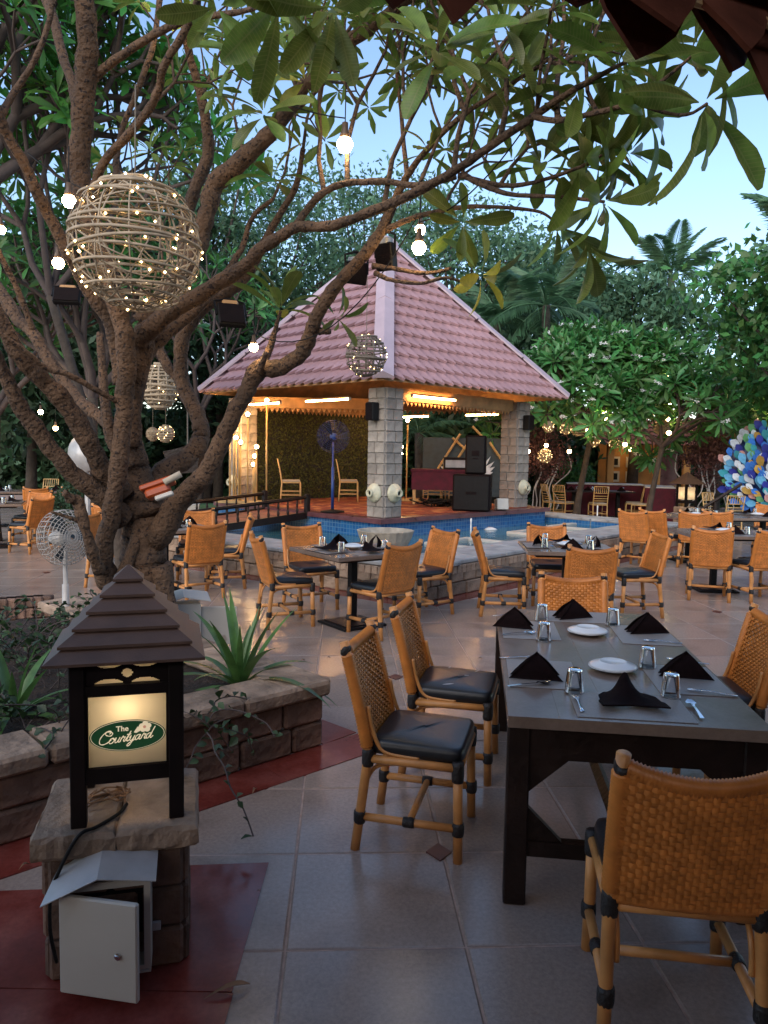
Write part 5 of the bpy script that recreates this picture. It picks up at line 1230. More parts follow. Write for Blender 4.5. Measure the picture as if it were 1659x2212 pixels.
# leaves ------------------------------------------------------------------
def leaf_tpl(L=1., W=.27, droop=.25, fold=.12, rows=6, stalk=.1):
    V = []; prof = [.04, .24, .45, .66, .84, .97, 1., .84, .30] if rows == 8 else ([.04, .30, .58, .84, 1., .92, .18] if rows == 6 else [.08, .62, 1., .3])
    for i in range(rows + 1):
        t = i / rows; x = stalk + t * (1 - stalk); w_ = W / 2 * prof[i]; z = -droop * t * t
        V += [(x * L, -w_ * L, z + fold * w_ * 2), (x * L, 0, z), (x * L, w_ * L, z + fold * w_ * 2)]
    Fc = [(i * 3 + k, i * 3 + 3 + k, i * 3 + 4 + k, i * 3 + 1 + k) for i in range(rows) for k in range(2)]
    return np.array(V), np.array(Fc)
def rosette_mats(c, axis, n, L, spread=(35, 100), seed=0):
    """list of (4x4) leaf frames round a twig tip"""
    r_ = random.Random(seed); Fm = frame(axis); out = []
    a0 = r_.uniform(0, 6.28)
    for i in range(n):
        az = a0 + i * 2.39996 + r_.uniform(-.25, .25); el = R(spread[0] + (spread[1] - spread[0]) * (i / max(1, n - 1)) + r_.uniform(-10, 10))
        d = Fm @ Vector((math.sin(el) * math.cos(az), math.sin(el) * math.sin(az), math.cos(el)))
        nrm = Fm @ Vector((-math.cos(el) * math.cos(az), -math.cos(el) * math.sin(az), math.sin(el)))
        y = nrm.cross(d)
        roll = r_.uniform(-.35, .35); y2 = y * math.cos(roll) + nrm * math.sin(roll); n2 = d.cross(y2)
        s_ = L * r_.uniform(.75, 1.15)
        mm = Matrix.Identity(4)
        for k in range(3):
            mm[k][0] = d[k] * s_; mm[k][1] = y2[k] * s_; mm[k][2] = n2[k] * s_; mm[k][3] = c[k] - axis.normalized()[k] * .02 * (i / n)
        out.append(mm)
    return out
LEAFM = []
for k, (w_, dr_, fo) in enumerate(((.29, .18, .2), (.32, .32, .15), (.26, .45, .25), (.30, .08, .3))):
    V, Fc = leaf_tpl(1, w_, dr_, fo, 8); V[:, 1] += .006 * np.sin(V[:, 0] * 22) * (np.abs(V[:, 1]) > .01) * np.sign(V[:, 1]); me = fast_mesh('leaf', V, Fc, True); me.materials.append(leaf_near); LEAFM.append(me)
YLEAF = LEAFM[1].copy(); YLEAF.materials.clear(); YLEAF.materials.append(leaf_yel)
nleaf = [0]
def near_rosette(px, py, Y, n, L, axis=(0, 0, 1), spread=(35, 105), yel=.0):
    c = P(px, py, Y) - T0
    for i, mm in enumerate(rosette_mats(c, Vector(axis), n, L, spread, int(px * 7 + py))):
        if nleaf[0] >= 300: return
        o = linkobj('leaf', YLEAF if rnd.random() < yel else rnd.choice(LEAFM), None, tree); o.matrix_local = mm; nleaf[0] += 1
near_rosette(1527, 222, 3.1, 10, .36, (.6, 0, .35), (40, 125))
near_rosette(1490, 120, 3.3, 9, .34, (.4, -.2, .6)); near_rosette(1400, 105, 3.5, 9, .32, (.3, 0, .6))
near_rosette(1335, 140, 3.6, 9, .32, (.3, 0, .7), (40, 120)); near_rosette(1190, 15, 3.5, 7, .3, (0, -.3, .8), (40, 110))
near_rosette(1305, 436, 3.7, 13, .30, (.8, 0, -.1), (25, 115)); near_rosette(1300, 335, 3.8, 12, .32, (.7, 0, .2), (25, 115))
near_rosette(1360, 330, 3.7, 9, .3, (.7, 0, .3), (30, 120)); near_rosette(1255, 360, 3.85, 9, .3, (.5, -.2, .4), (30, 120))
near_rosette(1170, 355, 4.0, 9, .27, (.1, -.3, .7), (35, 120)); near_rosette(1205, 485, 4.05, 8, .28, (.5, 0, -.5), (20, 90))
near_rosette(1270, 530, 3.8, 6, .3, (.3, 0, -.9), (10, 60)); near_rosette(1000, 480, 4.4, 8, .26, (.1, -.3, -.2), (50, 110))
near_rosette(945, 110, 3.6, 12, .33, (-.1, -.4, .5), (35, 115)); near_rosette(1010, 150, 4.1, 8, .3, (.2, -.2, .5)); near_rosette(720, 15, 3.2, 9, .36, (0, -.5, -.6), (15, 80))
near_rosette(605, 0, 3.3, 8, .36, (-.1, -.5, -.7), (15, 75)); near_rosette(520, 110, 4.1, 10, .26, (-.1, -.3, .3), (40, 115)); near_rosette(570, 245, 4.3, 11, .28, (.0, -.4, .4), (40, 115), .15)
near_rosette(590, 385, 4.7, 8, .24, (0, -.2, .7)); near_rosette(606, 668, 5.1, 12, .32, (.1, -.1, .9), (10, 85), .1); near_rosette(1040, 596, 4.5, 9, .26, (.5, 0, -.1), (20, 120), .35)
near_rosette(730, 685, 4.95, 7, .2, (.6, -.2, -.1), (30, 110)); near_rosette(925, 325, 4.4, 8, .2, (.2, -.2, .6), (30, 110), .3); near_rosette(1560, 110, 3.0, 8, .34, (.5, -.2, .4), (40, 120))
near_rosette(1120, 170, 3.9, 8, .28, (.3, -.2, .6), (35, 115)); near_rosette(1250, 190, 3.7, 8, .3, (.3, -.2, .6), (35, 120)); near_rosette(820, 15, 4.2, 8, .3, (0, -.3, .5), (40, 110)); near_rosette(1090, 60, 3.6, 8, .3, (.1, -.3, .3), (35, 110))
near_rosette(1240, 290, 3.9, 9, .28, (.5, -.1, .2), (30, 120)); near_rosette(1400, 250, 3.5, 8, .3, (.5, -.1, .1), (35, 125))

near_rosette(470, 15, 4.0, 9, .30, (-.1, -.4, -.3), (30, 100)); near_rosette(660, 175, 4.6, 8, .26, (.1, -.4, .2), (35, 110), .2)
def fork(p, d, L, r_, dep, tubes, tips, g, ang=34, shrink=.78, upb=.12, three=.35):
    d = Vector(d).normalized(); mid = p + d * L * .5 + Vector((g.uniform(-1, 1), g.uniform(-1, 1), g.uniform(-.3, 1))) * L * .07; end = p + d * L + Vector((0, 0, upb * L * .5))
    tubes.append(([p, mid, end], [r_, r_ * .86, r_ * .76]))
    if dep == 0: tips.append((end, (end - mid).normalized())); return
    n = 3 if g.random() < three else 2; a0 = g.uniform(0, 6.28); Fm = frame(d)
    for k in range(n):
        a = a0 + 2 * math.pi * k / n + g.uniform(-.4, .4); e = R(ang * g.uniform(.6, 1.3))
        dd = Fm @ Vector((math.sin(e) * math.cos(a), math.sin(e) * math.sin(a), math.cos(e))); dd.z += upb
        fork(end, dd, L * shrink * g.uniform(.8, 1.15), r_ * .74, dep - 1, tubes, tips, g, ang, shrink, upb, three)
def tubes_mesh(name, tubes, mat, parent, n=6):
    b = MB()
    for pts, rr in tubes: b.tube(pts, rr, n, False)
    return b.build(name, mat, parent, True)
def rosette_crown(name, tips, mat, parent, n, L, spread=(30, 100), seed=3, W=.25):
    V0, F0 = leaf_tpl(1, W, .22, .18, 3); VV = []; FF = []; k = 0
    for t, (c, ax) in enumerate(tips):
        ax = Vector(ax) + Vector((0, 0, .25))
        for mm in rosette_mats(c, ax, n, L, spread, seed * 1000 + t):
            A = np.array(mm); VV.append(V0 @ A[:3, :3].T + A[:3, 3]); FF.append(F0 + k); k += len(V0)
    return linkobj(name, fast_mesh(name, np.concatenate(VV), np.concatenate(FF), True), mat, parent)
# extra twigs of the big tree overhead: fine forks ending in small leaf whorls, in one mass
g7 = random.Random(21); tubes, tips = [], []
for px, py, Y, d, L, dep in ((655, 320, 5.5, (.2, .1, 1), .4, 2), (350, 640, 6.1, (-.1, .2, 1), .5, 2), (590, 430, 5.7, (.3, .1, 1), .4, 2), (910, -30, 4.8, (.6, 0, .5), .3, 1), (700, 145, 5.1, (.5, .2, .8), .5, 3), (590, 280, 5.3, (.6, .2, .6), .5, 3), (830, 440, 4.4, (.3, .2, 1), .5, 3), (980, 370, 4.1, (.2, .3, 1), .45, 3), (1080, 300, 3.95, (.1, .3, 1), .4, 3), (905, 401, 4.3, (.3, .4, .8), .4, 2), (750, 396, 4.5, (.1, .3, 1), .5, 3), (436, 215, 5.5, (.3, .3, 1), .4, 2), (640, 205, 5.2, (-.1, .3, 1), .4, 2), (-15, 220, 4.4, (-.2, .1, 1), .4, 2), (115, 10, 4.5, (.1, .2, 1), .3, 2), (345, 20, 5.2, (.1, .3, 1), .4, 2), (1155, 252, 3.8, (.3, .4, 1), .35, 2), (1205, 260, 3.75, (.1, .5, 1), .35, 3), (1290, 245, 3.65, (-.1, .5, 1), .3, 2), (1005, 245, 4.3, (-.2, .4, 1), .4, 3), (880, 380, 4.6, (-.1, .4, 1), .45, 3), (1080, 400, 4.0, (.5, .4, .7), .3, 2), (955, 455, 4.5, (.3, .5, .6), .35, 2), (700, 415, 4.55, (-.1, .4, 1), .4, 3), (530, 340, 5.4, (-.3, .3, 1), .4, 2), (300, 265, 4.6, (.5, .4, .8), .35, 2)):
    fork(P(px, py, Y) - T0, d, L, .016 if dep > 2 else .012, dep, tubes, tips, g7, 36, .8, .1, .2)
tag(tubes_mesh('twigs', tubes, bark_m, tree), kind='stuff'); tag(rosette_crown('small_leaves', tips, leaf_near, tree, 9, .19, (30, 100), 5), kind='stuff')

# ------------------------------------------------------------------ other frangipanis
def frangipani(px, py, Y, bx, label, L0, dep, ros_n, ros_L, mat, seed, dirs, base_r=.11, flowers=0, group='frangipani trees behind', ang=34, shrink=.78):
    """px, py: pixel of the fork where limbs start; bx: pixel x of the foot"""
    c = P(px, py, Y); f = P(bx, py, Y); t = empty('frangipani_tree', (f.x, Y, 0), 0, label, 'tree', group); o = Vector(t.location); c = c - o
    g = random.Random(seed); tubes, tips = [], []
    MB().tube(spline([(0, 0, -.02, base_r * 1.5), (c.x * .2, 0, c.z * .3, base_r), (c.x, 0, c.z, base_r * .85)], 6)[:, :3], list(spline([(0, 0, -.02, base_r * 1.5), (c.x * .2, 0, c.z * .3, base_r), (c.x, 0, c.z, base_r * .85)], 6)[:, 3]), 10).build('trunk', bark2_m, t, True)
    for d in dirs: fork(c, d, L0 * g.uniform(.85, 1.15), base_r * .7, dep, tubes, tips, g, ang, shrink)
    tubes_mesh('limbs', tubes, twig_m, t)
    rosette_crown('crown', tips, mat, t, ros_n, ros_L, (25, 95), seed)
    if flowers:
        V0, F0 = leaf_tpl(1, .6, .1, .1, 3, 0); VV = []; FF = []; k = 0
        for c_, ax in [x for x in tips if g.random() < flowers]:
            for j in range(3):
                cc = c_ + ax * .16 + Vector((g.uniform(-.09, .09), g.uniform(-.09, .09), g.uniform(0, .06)))
                for mm in rosette_mats(cc, Vector((g.uniform(-.4, .4), g.uniform(-.9, 0), .6)), 5, .06, (70, 90), g.randrange(9999)):
                    A = np.array(mm); VV.append(V0 @ A[:3, :3].T + A[:3, 3]); FF.append(F0 + k); k += len(V0)
        if VV: tag(linkobj('flowers', fast_mesh('flowers', np.concatenate(VV), np.concatenate(FF)), flower_m, t), kind='stuff')
    return t
frangipani(110, 640, 9.0, 265, 'tall frangipani with bright leaves just behind the big tree at left', .95, 4, 10, .30, leaf_left, 4, [(-.5, .2, 1), (.35, .1, 1), (.0, -.3, 1), (-.1, .5, .9), (.7, .1, .8)], .065)
frangipani(-60, 420, 8.2, -120, 'frangipani leaning into view beside the tall bright one', .85, 4, 10, .29, leaf_left, 9, [(-.2, .2, 1), (.5, .1, .9), (.2, -.3, 1), (.6, .4, .6)], .11)
frangipani(200, 860, 12.0, 190, 'low dense frangipani behind the wire ball lantern', .85, 4, 10, .32, leaf_right, 14, [(-.7, .1, .7), (.6, .1, .7), (0, -.4, .9), (.2, .5, 1), (-.3, .2, 1)], .1, .05)
frangipani(-10, 900, 13.5, -20, 'dark leaved frangipani beyond the tables beyond the fan', .9, 4, 9, .32, leaf_dark, 24, [(-.7, .1, .7), (.6, .1, .7), (0, -.4, .9), (.2, .5, 1)], .1)
frangipani(430, 900, 19.0, 430, 'frangipani between the big tree and the pavilion roof', 1.0, 4, 9, .36, leaf_right, 31, [(-.7, .1, .7), (.5, .1, .8), (0, -.4, .9), (.2, .5, 1)], .1, .05)
frangipani(1275, 950, 19.5, 1250, 'wide flowering frangipani with white blossom behind the party tables', .78, 5, 13, .40, leaf_right, 6, [(-.95, -.1, .5), (.95, 0, .5), (.2, -.9, .6), (-.4, .4, .9), (.4, -.2, 1), (-.3, -.6, .8)], .085, .4, ang=39, shrink=.75)
frangipani(1430, 965, 18.5, 1405, 'flowering frangipani right of the wide one, above the lit hut', .68, 4, 13, .38, leaf_right, 17, [(-.8, -.1, .6), (.9, 0, .6), (.2, -.9, .6), (0, .3, 1)], .075, .15)

# ------------------------------------------------------------------ leafy trees
def leafy(px, py, Y, rx, ry, label, n, size, mat, seed, clumps=60, group='tall leafy trees at the back', name='leafy_tree', trunk=True, shell=.45, narrow=.45):
    c = P(px, py, Y); t = empty(name, (c.x, Y, 0), 0, label, 'tree' if name.endswith('tree') else 'shrub', group)
    g = np.random.default_rng(seed); X, Z = rx * PX(Y), ry * PX(Y)
    d = g.normal(size=(clumps, 3)); d /= np.linalg.norm(d, axis=1)[:, None]; rr = shell + (1 - shell) * g.random(clumps) ** .6
    cc = d * rr[:, None] * np.array([X, X * .8, Z]) + np.array([0, 0, c.z])
    cc[:, 2] = np.maximum(cc[:, 2], .25)
    per = n // clumps; sg = min(X, Z) * (.17 + .12 * g.random(clumps))
    pp = (cc[:, None, :] + g.normal(size=(clumps, per, 3)) * sg[:, None, None] * np.array([1.15, 1.15, .75])).reshape(-1, 3)
    pp = pp[pp[:, 2] > .05]; N = len(pp)
    a = g.normal(size=(N, 3)); a[:, 2] -= .4; a /= np.linalg.norm(a, axis=1)[:, None]; b = np.cross(a, g.normal(size=(N, 3))); b /= np.linalg.norm(b, axis=1)[:, None]
    s_ = size * g.uniform(.6, 1.3, N)[:, None]; a *= s_; b *= s_ * narrow
    V = np.stack([pp - a, pp + b * .9 - a * .1, pp + a, pp - b * .9 - a * .1], 1).reshape(-1, 3)
    linkobj('crown', fast_mesh('crown', V, np.arange(N * 4).reshape(-1, 4)), mat, t)
    if trunk:
        tb = []; top = max(c.z - Z * .3, c.z * .5); r0 = .018 * c.z + .05
        MB().tube([(0, 0, -.03), (.05, 0, top * .4), (g.normal() * .15, 0, top)], [r0 * 1.3, r0, r0 * .7], 9).build('trunk', bark2_m, t, True)
        for q in cc[::max(1, clumps // 22)]:
            st = Vector((0, 0, top * g.uniform(.6, 1))); e = Vector(q); m_ = st.lerp(e, .5) + Vector((0, 0, -.1 * (e - st).length)); tb.append(([st, m_, e], [r0 * .4, r0 * .25, r0 * .08]))
        tubes_mesh('limbs', tb, twig_m, t, 5)
    return t
leafy(600, 560, 27, 170, 200, 'tall feathery tree rising left behind the pavilion roof', 11000, .11, leaf_fine, 1, 60)
leafy(800, 520, 31, 150, 150, 'tall feathery tree directly behind the pavilion apex', 7000, .12, leaf_fine, 2, 55)
leafy(985, 600, 26, 180, 165, 'rounded leafy tree right behind the pavilion roof', 12000, .11, leaf_fine, 3, 65)
leafy(1160, 640, 29, 150, 110, 'leafy tree between the pavilion and the coconut palms', 9000, .13, leaf_fine, 4, 50)
leafy(440, 420, 24, 105, 170, 'slender leafy tree behind the wire ball lantern', 4500, .10, leaf_fine, 5, 40)
leafy(470, 760, 24, 190, 170, 'dense dark tree left of the pavilion', 15000, .13, leaf_dark, 6, 60)
leafy(1380, 690, 26, 140, 100, 'bushy tree behind the flowering frangipanis', 9000, .13, leaf_fine, 7, 50)
leafy(1800, 640, 15, 255, 160, 'leafy tree at the right edge over the petal sculpture', 11000, .10, leaf_right, 8, 60, narrow=.6)
leafy(1800, 850, 19, 270, 110, 'broad leaved tree reaching in over the petal sculpture', 10000, .12, leaf_right, 9, 50, narrow=.6)
leafy(1775, 440, 13, 150, 90, 'sparse twiggy tree at the right edge against the sky', 1100, .07, leaf_fine, 10, 24, narrow=.6)
leafy(1000, 870, 24, 230, 150, 'dark dense tree mass behind the stage backdrop', 14000, .15, leaf_dark, 12, 60)
leafy(700, 900, 25, 200, 170, 'dark dense tree mass behind the hedge panel', 10000, .15, leaf_dark, 13, 50)
leafy(60, 740, 20, 230, 220, 'dark dense tree behind the tables beyond the fan', 15000, .15, leaf_dark, 16, 70)
leafy(270, 620, 22, 180, 190, 'dark tree filling the gap behind the big tree crown', 11000, .14, leaf_dark, 17, 55)
# clipped dark boundary hedge, one continuous mass
n = 60000; hx = rng.uniform(-24, 26, n); hz = rng.uniform(0, 1, n) ** .8 * 3.0; hy = 27 + np.sin(hx * .9) * .8 + rng.normal(0, .35, n)
pp = np.stack([hx, hy, hz], 1); a = rng.normal(size=(n, 3)); a /= np.linalg.norm(a, axis=1)[:, None]; b = np.cross(a, rng.normal(size=(n, 3))); b /= np.linalg.norm(b, axis=1)[:, None]; a *= .16; b *= .09
hg = linkobj('boundary_hedge', fast_mesh('boundary_hedge', np.stack([pp - a, pp + b, pp + a, pp - b], 1).reshape(-1, 3), np.arange(n * 4).reshape(-1, 4)), leaf_dark); tag(hg, 'dark dense hedge along the back of the garden', 'hedge', kind='stuff')
bw = MB().box((1, 29, 1.4), (52, .2, 2.8)).build('boundary_wall', darkw_m); tag(bw, 'dark garden wall behind the boundary hedge', 'wall')
# ------------------------------------------------------------------ palms
def frond_mesh(seed):
    g = random.Random(seed); b = MB(); L = 2.4; pts = []
    for i in range(13):
        t = i / 12; pts.append(Vector((t * L * (1 - .12 * t), 0, .55 * t - 1.15 * t * t)))
    b.tube(pts, [.03 - .025 * i / 12 for i in range(13)], 5)
    for i in range(58):
        t = .12 + .87 * i / 58; k = t * 12; j = min(int(k), 11); p = pts[j].lerp(pts[j + 1], k - j); ll = .62 * math.sin(math.pi * (t * .82 + .14)) + .08
        for s_ in (-1, 1):
            q = p + Vector((ll * .55, s_ * ll * .75, -ll * (.32 + g.uniform(0, .3)))); w_ = Vector((.022, 0, .012))
            m_ = p.lerp(q, .5) + Vector((0, 0, .03)); b.add([p, m_ - w_, q, m_ + w_], [(0, 1, 2, 3)])
    me = b.mesh('frond'); me.materials.append(leaf_palm); return me
FRO = [frond_mesh(1), frond_mesh(2)]
def palm(px, py, Y, label, n=16, s_=1., up=(15, 110), seed=1):
    c = P(px, py, Y); t = empty('palm_tree', (c.x, Y, 0), 0, label, 'tree', 'palms behind the garden'); g = random.Random(seed)
    MB().tube([(0, 0, -.03), (.06, 0, c.z * .5), (0, 0, c.z)], [.2, .15, .12], 10).build('trunk', bark2_m, t, True)
    for k in range(n):
        az = k * 2.4 + g.uniform(-.3, .3); tl = R(up[0] + (up[1] - up[0]) * k / n)
        o = linkobj('frond', FRO[k % 2], None, t); o.matrix_local = Matrix.Translation((0, 0, c.z)) @ Matrix.Rotation(az, 4, 'Z') @ Matrix.Rotation(tl - R(75), 4, 'Y') @ Matrix.Scale(s_ * g.uniform(.85, 1.1), 4)
palm(1180, 660, 22, 'drooping palm right of the pavilion roof', 18, 1.0, (10, 120), 2)
palm(1075, 690, 23, 'palm half hidden behind the pavilion roof slope', 16, .9, (10, 120), 3)
palm(1450, 600, 27, 'palm with upright young fronds against the sky', 14, 1.0, (2, 70), 4)
palm(1790, 570, 18, 'coconut palm over the right edge trees', 18, 1.1, (10, 110), 5)
palm(1560, 720, 25, 'feathery palm behind the far lantern', 14, .8, (10, 110), 6)
palm(905, 935, 21, 'low palm seen under the pavilion roof beside the front pillar', 12, .75, (10, 110), 8)
# low plants and shrubs under the trees
def strap_plant(x, y, z, n, L, label, mat, wd=.035, group='leafy plants under the trees', spread=(10, 75), seed=1, name='leafy_plant', part='leaf_blade', cat='plant'):
    t = empty(name, (x, y, z), 0, label, cat, group); g = random.Random(seed); vari = []
    for v in range(4):
        V = []; N = 9; dr_ = (.25, .5, .8, 1.05)[v]
        for i in range(N + 1):
            f = i / N; w_ = wd * (.55 + .45 * math.sin(math.pi * min(1, f * .8 + .2))) * (1 - f ** 4) + .001
            xx = math.sin(dr_ * f * 1.6) / (dr_ * 1.6); zz = (1 - math.cos(dr_ * f * 1.6)) / (dr_ * 1.6)
            V += [(xx, -w_ / L, -zz + .25 * w_ / L), (xx, 0, -zz), (xx, w_ / L, -zz + .25 * w_ / L)]
        me = fast_mesh(part, V, [(i * 3 + k, i * 3 + 3 + k, i * 3 + 4 + k, i * 3 + 1 + k) for i in range(N) for k in range(2)], True); me.materials.append(mat); vari.append(me)
    for k in range(n):
        f = k / n; el = R(90 - (spread[0] + (spread[1] - spread[0]) * f)); az = k * 2.4 + g.uniform(-.4, .4); s_ = L * g.uniform(.75, 1.15)
        o = linkobj(part, vari[min(3, int(f * 4 + g.uniform(-.5, .7)))if f > .05 else 0], None, t); o.matrix_local = Matrix.Rotation(az, 4, 'Z') @ Matrix.Translation((.02, 0, 0)) @ Matrix.Rotation(-el, 4, 'Y') @ Matrix.Scale(s_, 4)
    return t
g = G(518, 1478, .33); strap_plant(g.x, g.y, .31, 30, .58, 'spider lily with long arching green leaves in the planter corner', agave_m, .026, 'lily plants in the planter', (4, 88), 3, 'spider_lily')
g = G(30, 1540, .33); strap_plant(g.x, g.y, .31, 14, .42, 'smaller strap leaved lily at the left of the planter', agave_m, .026, 'lily plants in the planter', (5, 75), 5, 'spider_lily')
for px, py, n, L, lb in ((1190, 1010, 12, .9, 'broad leaved plant beside the pink dry shrub'), (1245, 1040, 14, .8, 'bright broad leaved plant left behind the maroon table'), (1300, 1040, 14, .9, 'broad leaved plant in the middle behind the maroon table'), (1350, 1045, 16, .8, 'leafy plant clump right behind the maroon table'), (1400, 1045, 12, .8, 'leafy plant beside the ochre hut doorway')):
    q = P(px, py, 23.5); strap_plant(q.x, q.y, 0, n, L, lb, leaf_right, .09, seed=int(px))
leafy(1243, 1035, 22.6, 40, 40, 'rounded green shrub beside the dry pink shrub', 2600, .06, leaf_right, 41, 22, 'shrubs by the party tables', 'garden_shrub', False, .3)
for px, py, Y, rx, ry, lb, sd in ((1165, 975, 21, 62, 65, 'dry pinkish shrub with pale curled stems right of the stage', 51), (1535, 985, 20, 55, 70, 'dry pinkish shrub between far lantern and petal mural', 52)):
    t = leafy(px, py, Y, rx, ry, lb, 4200, .05, pink_m, sd, 40, 'dry pink shrubs', 'dry_shrub', False, .35)
    g_ = random.Random(sd)
    for k in range(9):
        a = g_.uniform(-1, 1); MB().tube(spline([(a * .5, 0, 0), (a * .75 + g_.uniform(-.15, .15), .1, .4), (a * .45, -.1, .8), (a * .7 + g_.uniform(-.3, .3), 0, 1.3), (a * .9, 0, 1.8)], 5), .016, 5).build('stem', whitecl_m, t, True)
leafy(170, 1085, 15, 70, 40, 'dark low shrub behind the broken stub', 2600, .05, leaf_dark, 61, 22, 'shrubs by the tables beyond the fan', 'garden_shrub', False, .3)
# creepers in the planter
def creeper(px0, py0, px1, py1, z0, n, label, seed, up=.35):
    g = random.Random(seed); A, B = G(px0, py0, z0), G(px1, py1, z0); t = empty('creeper', tuple(A), 0, label, 'creeper', 'creepers in the planter'); b = MB(); VV = []; FF = []; k = 0
    V0, F0 = leaf_tpl(1, .75, .2, .2, 3, .05)
    for i in range(n):
        p = A.lerp(B, g.random()) - A + Vector((g.uniform(-.1, .1), g.uniform(-.1, .1), 0)); pts = [p]
        d = Vector((g.uniform(-.5, .5), g.uniform(-.5, .3), up + g.uniform(-.1, .4)))
        for j in range(6): d += Vector((g.uniform(-.3, .3), g.uniform(-.3, .3), -.13)); pts.append(pts[-1] + d * .11)
        b.tube(spline([tuple(q) for q in pts], 3), .0035, 4, False)
        for q in spline([tuple(q) for q in pts], 2)[2:]:
            for mm in rosette_mats(Vector(q), Vector((g.uniform(-1, 1), g.uniform(-1, 1), 1)), 1, g.uniform(.035, .06), (60, 90), g.randrange(99999)):
                M_ = np.array(mm); VV.append(V0 @ M_[:3, :3].T + M_[:3, 3]); FF.append(F0 + k); k += len(V0)
    b.build('stems', twig_m, t); tag(linkobj('leaves', fast_mesh('leaves', np.concatenate(VV), np.concatenate(FF), True), creeper_m, t), kind='stuff')
creeper(-10, 1400, 120, 1500, .33, 40, 'dark leaved creeper at the left of the planter bed', 3, .75)
creeper(20, 1560, 110, 1600, .33, 12, 'sparse creeper low on the planter behind the lantern', 8, .5)
creeper(390, 1545, 450, 1570, .40, 7, 'creeper hanging over the planter coping beside the lantern', 5, .0)
creeper(150, 1360, 215, 1380, .33, 14, 'leafy creeper below the white fan', 6, .6)

# ================================================================== hanging lights
def bulb(px, py, Y, label, r_=.042, cable=.3, mat=bulb_m, group='bulbs hung in the big tree'):
    p = P(px, py, Y); t = empty('hanging_bulb', tuple(p), 0, label, 'light bulb', group)
    MB().lathe([(0, -r_), (r_ * .6, -r_ * .85), (r_ * .98, -r_ * .2), (r_ * .95, r_ * .25), (r_ * .7, r_ * .7)], 14).build('globe', mat, t, True)
    MB().lathe([(r_ * .72, r_ * .7), (r_ * .6, r_ * 1.3), (r_ * .4, r_ * 1.7), (r_ * .38, r_ * 2.6), (0, r_ * 2.65)], 10).build('cap', fixt_m, t, True)
    MB().tube([(0, 0, r_ * 2.6), (.004, 0, r_ * 2.6 + cable)], .0035, 5).build('cable', black_m, t)
bulb(745, 312, 4.5, 'lit globe bulb hanging against the sky above the pavilion', .046, .45)
bulb(905, 535, 4.6, 'lit globe bulb hanging right of the pavilion apex', .042, .25)
bulb(149, 434, 4.4, 'lit bulb beside the left edge of the large wire ball', .038, .2)
bulb(126, 568, 5.0, 'lit bulb below left of the large wire ball', .038, .2)
bulb(548, 750, 5.0, 'lit bulb before the left slope of the pavilion roof', .03, .2)
bulb(381, 40, 5.0, 'lit bulb high among the upper branches', .035, .2)
bulb(2, 496, 5.5, 'lit bulb at the left edge of the garden tree', .032, .2)
bulb(908, 496, 7.5, 'smaller lit bulb just behind the globe by the pavilion apex', .05, .3)
FARL = ['left of the first fairy lit ball', 'above the first fairy lit ball', 'beside the bright fairy lit ball', 'low over the dry pink shrub', 'above the lit hut gable', 'between wide trunk and hut', 'before the hut eave', 'above the dim cane ball by the hut', 'below the dim cane ball by the hut', 'high over the hut roof', 'over the far lantern', 'over the petal sculpture', 'between wide trunk and dim cane ball', 'above the broad leaved plant', 'over the right hut column', 'beside the second frangipani trunk', 'before the hut pictures', 'beside the petal sculpture', 'above the far dry shrub']
farb = [(1115, 925), (1107, 905), (1180, 962), (1141, 975), (1305, 890), (1310, 905), (1335, 905), (1443, 905), (1445, 935), (1445, 872), (1588, 888), (1622, 875), (1270, 930), (1230, 975), (1400, 888), (1500, 870), (1350, 960), (1660, 890), (1560, 862)]
for k, (px, py) in enumerate(farb): bulb(px, py, 17.5 + (k % 4) * .8, 'small lit bulb in the flowering frangipanis, ' + FARL[k], .05, .4, bulbfar_m, 'bulbs in the flowering frangipanis')
for k, (px, py, Y) in enumerate(((88, 890, 12), (175, 895, 12.2), (83, 800, 12), (120, 925, 12.4), (420, 1020, 16))): bulb(px, py, Y, 'small lit bulb among dark leaves, ' + ['under the low left frangipani', 'beside the small left wire ball', 'high in the low left frangipani', 'nearest the grey dish', 'between bridge and curved branch'][k], .04, .3, bulbfar_m, 'bulbs in the left trees')
bulb(1443, 815, 18, 'lit bulb high in the flowering frangipani crown', .05, .3, bulbfar_m)
